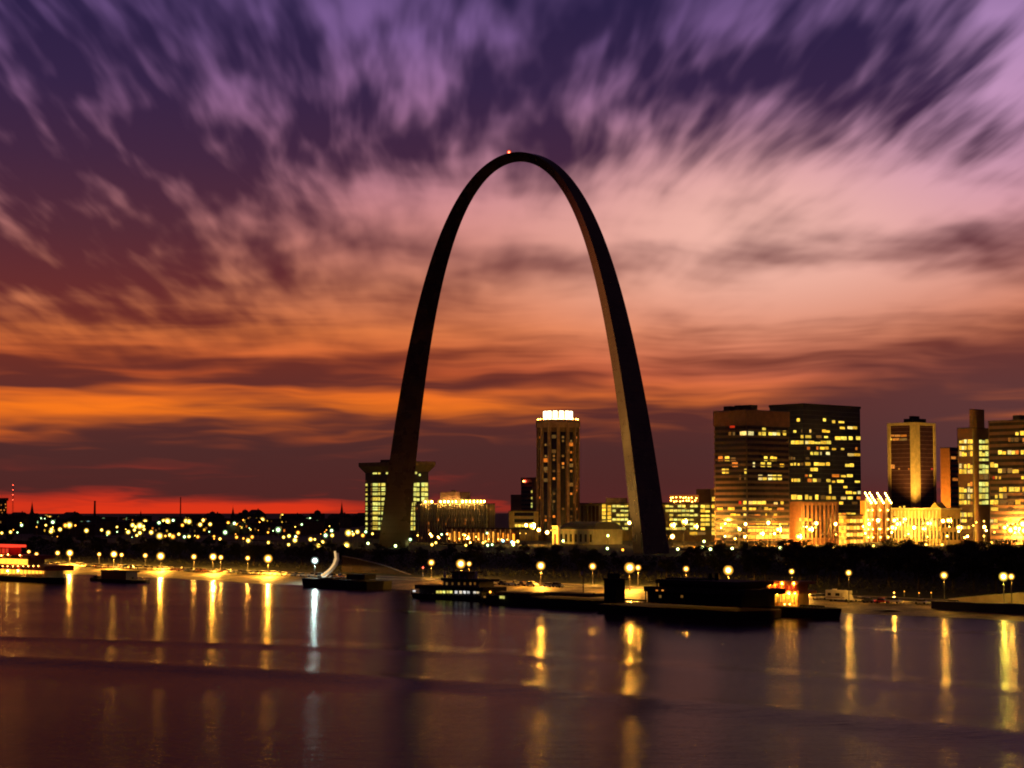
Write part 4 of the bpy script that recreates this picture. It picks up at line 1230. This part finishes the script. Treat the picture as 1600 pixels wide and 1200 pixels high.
# dark clipped bank planting under the trees
def bank():
    mb = MB(); rs = np.random.default_rng(3)
    for _ in range(26000):
        s = rs.uniform(-1150, -180); t = rs.uniform(461, 545); p = st(s, t, ground_z(t) + rs.uniform(0, 1.6))
        a_ = rs.normal(0, 1, 3); a_ /= np.linalg.norm(a_); b_ = np.cross(a_, rs.normal(0, 1, 3)); b_ /= np.linalg.norm(b_); k = rs.uniform(.25, .6)
        a_ = Vector(a_) * k; b_ = Vector(b_) * k * .7
        mb.face([p - a_, p + b_, p + a_, p - b_])
    o = mb.build('undergrowth', leaf_m); o['kind'] = 'stuff'; o['label'] = 'dark low undergrowth on the slope beneath the park trees'; o['category'] = 'undergrowth'


bank()


# ------------------------------------------------------------------ walls on the bank
def wall_run(name, label, pts, mat, thick=.8):
    """pts: (px, y_base, y_top, t)"""
    b0 = [(at_t(px, yb, t), at_t(px, yt, t)) for px, yb, yt, t in pts]
    o = b0[0][0]
    r = thing(name, label, 'wall', o)
    mb = MB(); cb = MB(); nrm = Vector((TX, TY, 0)) * thick
    for (a, a2), (c, c2) in zip(b0[:-1], b0[1:]):
        zb = Vector((0, 0, -1.5))
        mb.hexa([a + zb - o, c + zb - o, c + zb + nrm - o, a + zb + nrm - o], [a2 - o, c2 - o, c2 + nrm - o, a2 + nrm - o])
        e = nrm * .2; up = Vector((0, 0, .25))
        cb.hexa([a2 - e - o, c2 - e - o, c2 + nrm + e - o, a2 + nrm + e - o], [a2 - e + up - o, c2 - e + up - o, c2 + nrm + e + up - o, a2 + nrm + e + up - o])
    mb.build('wall_face', mat, r); cb.build('coping', kerb_m, r)


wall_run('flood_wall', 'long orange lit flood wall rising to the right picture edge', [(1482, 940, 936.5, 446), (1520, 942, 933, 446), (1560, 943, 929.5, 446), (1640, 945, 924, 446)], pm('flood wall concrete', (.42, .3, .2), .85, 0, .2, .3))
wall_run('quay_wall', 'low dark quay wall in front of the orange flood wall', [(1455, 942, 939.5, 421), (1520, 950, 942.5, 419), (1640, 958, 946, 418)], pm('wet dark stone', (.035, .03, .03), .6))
wall_run('overlook_wall', 'brown stone overlook wall on the bank below the left arch leg', [(534, 902, 869, 462), (560, 904, 874, 462), (600, 906, 884, 462), (640, 908, 898, 462)], pm('overlook stone', (.05, .032, .026), .9, 0, .3, .4))
# the mud spit by the quay wall
mb = MB()
a, b2, c2, d2, e2 = [at_z(x, y, 0.0) for x, y in ((1326, 953), (1372, 957.5), (1420, 957), (1462, 956.5), (1395, 949))]
cen = at_z(1385, 953, .9)
ring = [a, b2, c2, d2, e2]
for i in range(5):
    mb.face([ring[i] - Vector((0, 0, .3)), ring[(i + 1) % 5] - Vector((0, 0, .3)), cen])
struct(mb.build('mud_bank', pm('wet mud', (.02, .017, .017), .5)))


# ------------------------------------------------------------------ boats
def on_water(px, py): return at_z(px, py, 0.0)


class Boat:
    """x runs along the bank, y inland, placed with its near lower left corner at a waterline pixel"""

    def __init__(s, name, label, pl, pr, py, beam, cat='boat'):
        a = on_water(pl, py)
        tl = (pr - 800) / F
        s.L = (tl * a.y - a.x) / (SX - tl * SY)
        s.root = thing(name, label, cat, a, -PHI)
        s.beam = beam; s.k = F / a.y; s.a = a
        s.inv = (Matrix.Translation(a) @ Matrix.Rotation(-PHI, 4, 'Z')).inverted()

    def p(s, px, py, y=0.0):
        o = s.inv @ Vector((0, 0, H)); d = s.inv.to_3x3() @ ray(px, py)
        return o + d * ((y - o.y) / d.y)

    def hull(s, h, bow=.12, stern=.04, mat=None, flare=.5):
        L, B = s.L, s.beam
        out = lambda f, z: [(L * stern - f, -f * .3, z), (L * (1 - bow), -f * .3, z), (L + f, B * .5, z), (L * (1 - bow), B + f * .3, z), (L * stern - f, B + f * .3, z), (-f, B * .7, z), (-f, B * .3, z)]
        mb = MB(); mb.hexa(out(-.3, -.6), out(flare, h)); return mb.build('hull', mat or hull_m, s.root)

    def box(s, name, mat, px0, px1, ytop, ybot, y0, y1):
        a = s.p(px0, ybot, y0); b_ = s.p(px1, ytop, y0)
        return MB().box(a.x, b_.x, y0, y1, a.z, b_.z).build(name, mat, s.root)

    def lamp(s, px, py, kind, r, y=-.3, name='lamp'):
        q = s.p(px, py, y); return inst(name, GLOBE[kind], s.root, q, (r, r, r))

    def win(s, px0, py0, px1, py1, mat, y=-.1, name='window'):
        a = s.p(px0, py0, y); b_ = s.p(px1, py1, y)
        return inst(name, unit(mat), s.root, ((a.x + b_.x) / 2, y, (a.z + b_.z) / 2), (abs(b_.x - a.x), .25, abs(a.z - b_.z)))


# red and orange lit riverboat at the left edge
q = Boat('excursion_riverboat', 'excursion riverboat with glowing orange decks and a red lit top deck', -60, 80, 903.5, 13)
q.hull(1.9, .14)
deck_glow = em('warm deck light', (1.0, .36, .03), 3.0, 0, .2)
red_glow = em('red neon deck', (1.0, .05, .02), 1.6)
q.box('main_deck_house', pm('cream boat paint', (.6, .42, .2), .7), -52, 66, 886, 897.2, 2, 11)
q.box('deck_edge', pm('red boat trim', (.35, .04, .03), .6), -56, 70, 884.5, 886, .3, 12.6)
q.box('upper_deck_house', pm('cream boat paint', (.6, .42, .2), .7), -50, 44, 870, 884.2, 3, 10)
q.box('upper_deck_edge', pm('red boat trim', (.35, .04, .03), .6), -54, 48, 868.2, 870, 1.5, 11.5)
q.box('pilot_house', pm('red pilot house', (.5, .05, .04), .6), -44, 15, 854, 868, 4, 9)
q.box('pilot_roof', red_glow, -46, 17, 851.5, 853.4, 3.2, 9.8)
for i in range(18): q.win(-50 + i * 6.6, 887, -44.4 + i * 6.6, 896.6, deck_glow, 1.9)
for i in range(13): q.win(-46 + i * 6.9, 872.5, -40 + i * 6.9, 883.4, deck_glow, 2.9)
for i in range(10): q.win(-42 + i * 5.7, 857, -38.5 + i * 5.7, 865, W_R, 3.9)
for i in range(21): q.box('deck_post', white_m, -54 + i * 6, -53.4 + i * 6, 886, 899.5, .6, .8)
for x, y in ((12.5, 866.5), (31, 867.5), (2, 868)): q.lamp(x, y, 'A', .42, 1)
for x in range(-44, 66, 8): q.lamp(x, 884.6, 'A', .26, 0, 'deck_bulb')
for x, y in ((12, 892), (28, 892)): q.lamp(x, y, 'W', .5, .1)
for x in (-30, -18): 
    a_ = q.p(x, 868, 6); MB().tube((a_.x, 6, a_.z), (a_.x, 6, a_.z + 9), .6, .5, 10).build('funnel', black_m, q.root)

q = Boat('work_barge', 'small dark work barge with a box deckhouse below the second bright amber lamp', 137, 216, 907, 8)
q.hull(1.0, .1, .06)
q.box('deckhouse', wall_dark, 158, 197, 893, 904.2, 1.5, 6.5); q.box('deckhouse_roof', roof_m, 157, 198, 892.2, 893, 1.2, 6.8)
q.win(153, 896, 156, 900, W_O, 1.4); q.box('winch', black_m, 146, 150, 900, 904.2, 2, 4)
for x in (142, 206): q.box('bollard', black_m, x, x + 1.2, 901.5, 904.4, 1, 1.5)

q = Boat('mooring_barge', 'long flat dark mooring barge beneath the single cold white lamp', 470, 580, 916.5, 11)
q.hull(3.0, .05, .03)
q.box('deckhouse', hull_m, 541, 570, 898, 905, 3, 8); q.box('hatch', rust_m, 496, 520, 903.4, 905, 2, 9)
for x in (474, 500, 530, 574): q.box('bollard', black_m, x, x + 1.4, 902.8, 905.2, .6, 1.1)
# curved gangway
A = at_t(506, 902, 419); root = thing('curved_gangway', 'curved gangway with an added glowing edge climbing the bank from the barge', 'gangway', A)
pts = [at_t(x, y, t) - A for x, y, t in ((506, 902, 419), (512, 897.5, 424), (519, 891, 430), (524.5, 883.5, 437), (527.5, 875, 446), (526.5, 865, 456))]
mb = MB(); rail = MB(); lg = MB()
for p0, p1 in zip(pts[:-1], pts[1:]):
    w = Vector((TX, TY, 0)) * .9
    mb.hexa([p0 - w, p1 - w, p1 + w, p0 + w], [v + Vector((0, 0, .3)) for v in (p0 - w, p1 - w, p1 + w, p0 + w)])
    rail.tube(p0 - w + Vector((0, 0, 1.2)), p1 - w + Vector((0, 0, 1.2)), .09, .09, 5); rail.tube(p1 - w, p1 - w + Vector((0, 0, 1.2)), .07, .07, 4)
    lg.tube(p0 - w * 1.1 + Vector((0, 0, .75)), p1 - w * 1.1 + Vector((0, 0, .75)), .38, .42, 6)  # glowing tube added to give the curve its bright reflected edge
mb.build('walkway', white_m, root); rail.build('handrail', white_m, root); lg.build('added_glow_tube', em('gangway glow tube', (1.0, .62, .25), 1.1), root)

q = Boat('towboat', 'dark towboat with a row of small white lit cabin windows', 640, 757, 934, 10)
q.hull(1.5, .12)
q.box('main_cabin', pm('dark cabin paint', (.05, .05, .05), .6), 655, 752, 919.5, 930.5, 1, 9)
q.box('cabin_roof', black_m, 648, 755, 918.4, 919.5, .3, 9.7)
q.box('upper_cabin', pm('grey cabin paint', (.16, .13, .12), .6), 692, 748, 907, 918.4, 2, 8); q.box('upper_roof', black_m, 689, 751, 905.8, 907, 1.2, 8.8)
q.box('pilot_house', pm('grey cabin paint', (.16, .13, .12), .6), 706, 730, 895, 905.8, 3, 7); q.box('pilot_roof', black_m, 704, 732, 893.8, 895, 2.2, 7.8)
for x in (682, 687, 692, 698, 703): q.win(x, 923, x + 3.5, 927, W_G, .95)
for x in (711, 718, 724, 730, 740, 745): q.win(x, 923, x + 3.6, 927.5, W_W, .95)
q.win(645.5, 922, 649, 925, W_W, .2)
for x in (697, 706, 716, 725, 734, 741): q.win(x, 910, x + 2.2, 914, W_D, 1.95)
for x in (708.5, 714, 719.5, 725): q.win(x, 897.5, x + 3.2, 902, glass_dark, 2.95)
for x in (695, 744):
    a_ = q.p(x, 906, 5); MB().tube((a_.x, 5, a_.z), (a_.x, 5, a_.z + 2.6), .45, .4, 10).build('funnel', white_m, q.root)
for x in (702, 717, 726, 738): q.box('mast', white_m, x, x + .5, 889 if x == 717 else 900, 907, 2.2, 2.3)
for x in range(644, 756, 8): q.box('railing_post', white_m, x, x + .35, 926.5, 930.5, .2, .3)
q.box('flagstaff', white_m, 641, 641.6, 918, 931, .3, .4)

q = Boat('cargo_barge', 'long dark cargo barge with one orange deck lamp, right of the towboat', 752, 934, 943, 11)
q.hull(2.5, .05, .03)
q.box('hatch_cover', rust_m, 772, 830, 927.5, 929, 2, 9); q.box('hatch_cover', rust_m, 850, 920, 928.5, 930, 2, 9)
q.lamp(766, 925, 'O', .5, .2, 'deck_lamp'); q.win(781, 931, 788, 935.5, W_G, -.75, 'porthole'); q.win(756, 931, 758.5, 934, W_D, -.75, 'porthole')
for x in (760, 800, 860, 926): q.box('bollard', black_m, x, x + 1.5, 926.5, 930.5, .6, 1.2)
q.box('flagstaff', pole_m, 910.6, 911.4, 890, 927, 6, 6.15)
a_ = q.p(911, 893, 6); MB().box(a_.x - 1.0, a_.x - .1, 6.03, 6.1, a_.z - 1.0, a_.z).build('flag', white_m, q.root)

q = Boat('moored_showboat', 'huge unlit showboat lying as a black mass below the right arch leg', 928, 1165, 956, 17)
q.hull(2.1, .06, .03)
q.box('lower_deck_house', hull_m, 1012, 1158, 924, 942, 2, 15); q.box('lower_deck_roof', black_m, 1006, 1163, 922.6, 924, .6, 16.4)
q.box('middle_deck_house', hull_m, 1030, 1146, 911, 922.6, 3, 14); q.box('middle_deck_roof', black_m, 1024, 1152, 909.8, 911, 1.5, 15.5)
q.box('upper_deck_house', hull_m, 1040, 1088, 904, 909.8, 5, 12); q.box('bow_house', hull_m, 944, 962, 906, 942, 3, 6.5); q.box('bow_house_roof', black_m, 941, 965, 904.6, 906, 2.4, 7)
q.box('bow_cabin', hull_m, 949, 959, 896, 904.6, 3.6, 6)
for x in (1013, 1022): q.win(x + 12, 921.5, x + 14.5, 923.5, W_O, .4)
for x in (1110, 1120):
    a_ = q.p(x, 910, 8); MB().tube((a_.x, 8, a_.z), (a_.x, 8, a_.z + 2.4), .55, .5, 10).build('funnel', hull_m, q.root)
for i in range(16): q.box('deck_post', hull_m, 1008 + i * 10, 1008.8 + i * 10, 924, 942, .8, 1.0)
for i in range(13): q.box('deck_post', hull_m, 1026 + i * 10, 1026.8 + i * 10, 911, 922.6, 1.7, 1.9)
q.box('railing', black_m, 968, 1010, 937.2, 937.8, .4, .55)
for i in range(7): q.box('railing_post', black_m, 970 + i * 6, 970.5 + i * 6, 937.8, 943, .4, .5)
q.win(1030, 930, 1033, 934, W_D, 1.9); q.win(1064, 930, 1067, 934, W_D, 1.9); q.box('gangplank_mast', black_m, 951, 952, 889, 906, 4, 4.2)

q = Boat('restaurant_riverboat', 'riverboat with a two deck orange lit stern house and dark low bow', 1150, 1294, 960, 8)
q.hull(2.6, .16, .03)
q.box('main_cabin', hull_m, 1152, 1199, 924, 948, 2, 7.4); q.box('cabin_roof', black_m, 1150, 1200, 922.5, 924, 1, 8)
q.box('upper_cabin', hull_m, 1158, 1182, 912.5, 922.5, 3, 7)
ob = pm('orange boat paint', (.55, .15, .05), .7); yb = pm('yellow boat paint', (.7, .42, .12), .7)
q.box('stern_lower_house', yb, 1201, 1246, 926, 945.5, 2.4, 7); q.box('stern_deck', ob, 1199.5, 1248, 923.5, 926, .8, 8)
q.box('stern_upper_house', ob, 1203, 1245, 911.5, 923.5, 2.6, 7); q.box('stern_roof', ob, 1199.5, 1248, 909, 911.5, .8, 7.6)
for i in range(8): q.box('deck_post', ob, 1201 + i * 6.5, 1201.7 + i * 6.5, 911, 945.5, 1.0, 1.2)
for x in (1206, 1212, 1219, 1226, 1233, 1239): q.win(x, 929, x + 4.4, 941, W_Y, 2.3)
for x in (1206, 1213, 1220, 1227, 1234, 1240): q.win(x, 914.5, x + 4, 921.5, W_R, 2.5)
for x in (1157.5, 1162, 1170, 1174, 1178): q.win(x, 914, x + 2.8, 920, W_O, 2.9)
q.win(1178, 931, 1181.5, 936, W_O, 1.9); q.win(1156, 932, 1158.5, 935, W_R, 1.9)
for x, y, k, r_ in ((1202, 912.5, 'F', .34), (1221, 911.8, 'F', .26), (1239, 912, 'F', .26), (1231, 927, 'F', .42), (1213, 928, 'F', .30), (1241, 927.5, 'F', .24), (1226, 944, 'A', .3), (1234, 944, 'A', .3), (1205, 931, 'A', .35)):
    q.lamp(x, y, k, r_, .6, 'deck_lamp')
q.box('railing', black_m, 1250, 1288, 946.3, 946.8, .8, .95)
for i in range(9): q.box('railing_post', black_m, 1250 + i * 4.7, 1250.5 + i * 4.7, 946.8, 950, .8, .95)


# ------------------------------------------------------------------ vehicles on the levee
tyre_m = pm('tyre rubber', (.02, .02, .02), .8)
wheel_me = MB().tube((0, -.12, 0), (0, .12, 0), .33, .33, 12).mesh('wheel', tyre_m)
glass_c = pm('car glass', (.03, .03, .035), .1)
head_e = em('headlight lens', (1.0, .85, .55), 3.0)
tail_e = em('tail light lens', (1.0, .05, .02), 3.0)


def car(name, label, col, loc, rz, group=None, kind=0, tail=False):
    r = thing(name, label, 'car', loc, rz, group)
    m = pm('car paint %d%d%d' % tuple(int(c * 99) for c in col), col, .3, .2, .05)
    L, hb_, ht = ((4.4, .85, 1.45), (4.8, .95, 1.75), (5.2, .95, 1.85))[kind]
    mb = MB()
    sec = [(-L / 2, .45, .5), (-L / 2 + .15, .38, hb_ - .1), (-L * .3, .35, hb_), (L * .22, .35, hb_), (L / 2 - .2, .38, hb_ - .18), (L / 2, .45, .6)]
    for (x0, a0, h0), (x1, a1, h1) in zip(sec[:-1], sec[1:]):
        mb.hexa([(x0, -.85, .3), (x1, -.85, .3), (x1, .85, .3), (x0, .85, .3)], [(x0, -.83, h0), (x1, -.83, h1), (x1, .83, h1), (x0, .83, h0)])
    x0, x1 = (-L * .38, L * .2) if kind == 0 else ((-L * .47, L * .2) if kind == 1 else (-L * .02, L * .22))
    mb.box(x0 + .45, x1 - .55, -.64, .64, ht - .07, ht)
    mb.build('body', m, r)
    gb = MB(); gb.hexa([(x0, -.78, hb_ - .12), (x1, -.78, hb_ - .12), (x1, .78, hb_ - .12), (x0, .78, hb_ - .12)], [(x0 + .4, -.63, ht - .07), (x1 - .5, -.63, ht - .07), (x1 - .5, .63, ht - .07), (x0 + .4, .63, ht - .07)])
    gb.build('cabin_glass', glass_c, r)
    for wx in (-L * .31, L * .31):
        for wy in (-.8, .8): inst('wheel', wheel_me, r, (wx, wy, .33))
    for wy in (-.6, .6):
        MB().box(L / 2 - .02, L / 2 + .05, wy - .16, wy + .16, .6, .74).build('headlight', white_m, r)
        MB().box(-L / 2 - .05, -L / 2 + .05, wy - .16, wy + .16, .62, .78).build('tail_light', tail_e if tail else pm('red lens', (.3, .02, .02), .3), r)
    return r


cols = [((.55, .52, .48), 'pale'), ((.10, .10, .12), 'dark'), ((.6, .6, .6), 'pale'), ((.16, .05, .04), 'maroon'), ((.1, .13, .2), 'dark'), ((.7, .66, .55), 'pale')]
protos = {}
random.seed(11)
s = -830.0
while s < -585:
    t = 432.5 + random.uniform(-.3, .3)
    ci = random.randrange(6); kd = random.randrange(3); col, w = cols[ci]
    z = ground_z(t); p = st(s, t, z); rz = -PHI + math.pi / 2 * random.choice([1, -1]) + random.uniform(-.05, .05)
    kn = ('saloon', 'estate car', 'pickup truck')[kd]
    lab = f'{w} {kn} parked on the amber lit levee left of the arch'; gr = f'{w} {kn}s parked on the left levee'
    key = (ci, kd)
    if key in protos: copy_thing(protos[key], p, rz, lab, gr)
    else: protos[key] = car('parked_car', lab, col, p, rz, gr, kd)
    s += random.choice([2.9, 3.0, 3.2, 3.4, 6.2])
for px, py, lab, ci, kd in ((766, 916, 'pale estate car', 0, 1), (787, 915.5, 'dark saloon', 1, 0), (803, 915, 'pale pickup truck', 2, 2), (818, 915, 'maroon saloon', 3, 0), (832, 914, 'cream estate car', 5, 1), (858, 916, 'white saloon', 2, 0), (872, 916, 'dark estate car', 4, 1)):
    p = at_t(px, py, 433); p.z = ground_z(433)
    copy_thing(protos[(ci, kd)], p, -PHI, f'{lab} parked on the levee behind the long cargo barge') if (ci, kd) in protos else car('parked_car', f'{lab} parked on the levee behind the long cargo barge', cols[ci][0], p, -PHI, None, kd)
for px, t, lab, col, kd, tail in ((1268, 431, 'yellow lit pale saloon parked left of the white camper', (.6, .5, .4), 0, False), (1285, 432, 'pale estate car right behind the restaurant riverboat bow', (.55, .5, .42), 1, False),
                                  (1346, 430, 'pale saloon parked just right of the white camper', (.65, .6, .5), 0, False), (1358, 429, 'dark saloon between the pale one and the red car', (.06, .06, .07), 0, False),
                                  (1379, 429, 'red car with glowing tail lights on the right levee', (.5, .03, .03), 0, True), (1397, 430, 'white estate car right of the red car', (.7, .66, .6), 1, False),
                                  (1440, 431, 'pale saloon parked alone toward the flood wall', (.6, .55, .48), 0, False), (1492, 430.5, 'cream estate car beside the start of the flood wall', (.6, .52, .4), 1, False)):
    p = at_t(px, 900, t); p.z = ground_z(t)
    car('parked_car', lab, col, p, -PHI + (0 if not tail else .3), None, kd, tail)
# camper
p = at_t(1312, 930, 429); p.z = ground_z(429)
r = thing('camper_van', 'big boxy white camper parked on the right levee', 'camper', p, -PHI)
mb = MB(); mb.box(-4.2, 2.6, -1.2, 1.2, .55, 3.2); mb.box(-4.0, 3.6, -1.15, 1.15, 2.3, 3.15); mb.hexa([(2.6, -1.1, .5), (4.4, -1.1, .5), (4.4, 1.1, .5), (2.6, 1.1, .5)], [(2.6, -1.1, 2.2), (3.4, -1.05, 2.2), (3.4, 1.05, 2.2), (2.6, 1.1, 2.2)])
mb.build('body', white_m, r)
MB().box(-3.4, -2.2, -1.24, -1.15, 1.6, 2.4).build('window', glass_c, r); MB().box(-.6, .9, -1.24, -1.15, 1.6, 2.4).build('window', glass_c, r); MB().box(1.2, 1.95, -1.24, -1.15, .6, 2.5).build('door', pm('camper door', (.5, .46, .4), .5), r)
MB().box(-4.2, 2.6, -1.23, -1.2, 1.05, 1.25).build('stripe', brick, r); MB().box(-2.4, -1.3, -.5, .5, 3.2, 3.5).build('roof_vent', white_m, r)
for wx in (-2.4, 3.2):
    for wy in (-1.0, 1.0): inst('wheel', wheel_me, r, (wx, wy, .42), (1.28, 1.2, 1.28))
# lamp by the small kiosk left of the camper
lamp(1261, 924, 'midr', 'small yellow lamp on the levee just left of the white camper', None, t=430, r=.35)
lamp(1397, 926, 'midr', 'small yellow lamp on the levee right of the red car', None, t=432, r=.3)
for i, (x, y) in enumerate(((1413, 924), (1436, 926.5), (1455, 926))):
    lamp(x, y, 'O', f'{ORD[i]} from the left of three tiny orange marker lamps behind the right levee', 'tiny orange marker lamps', t=456, r=.2)
print('objects', len(bpy.data.objects))
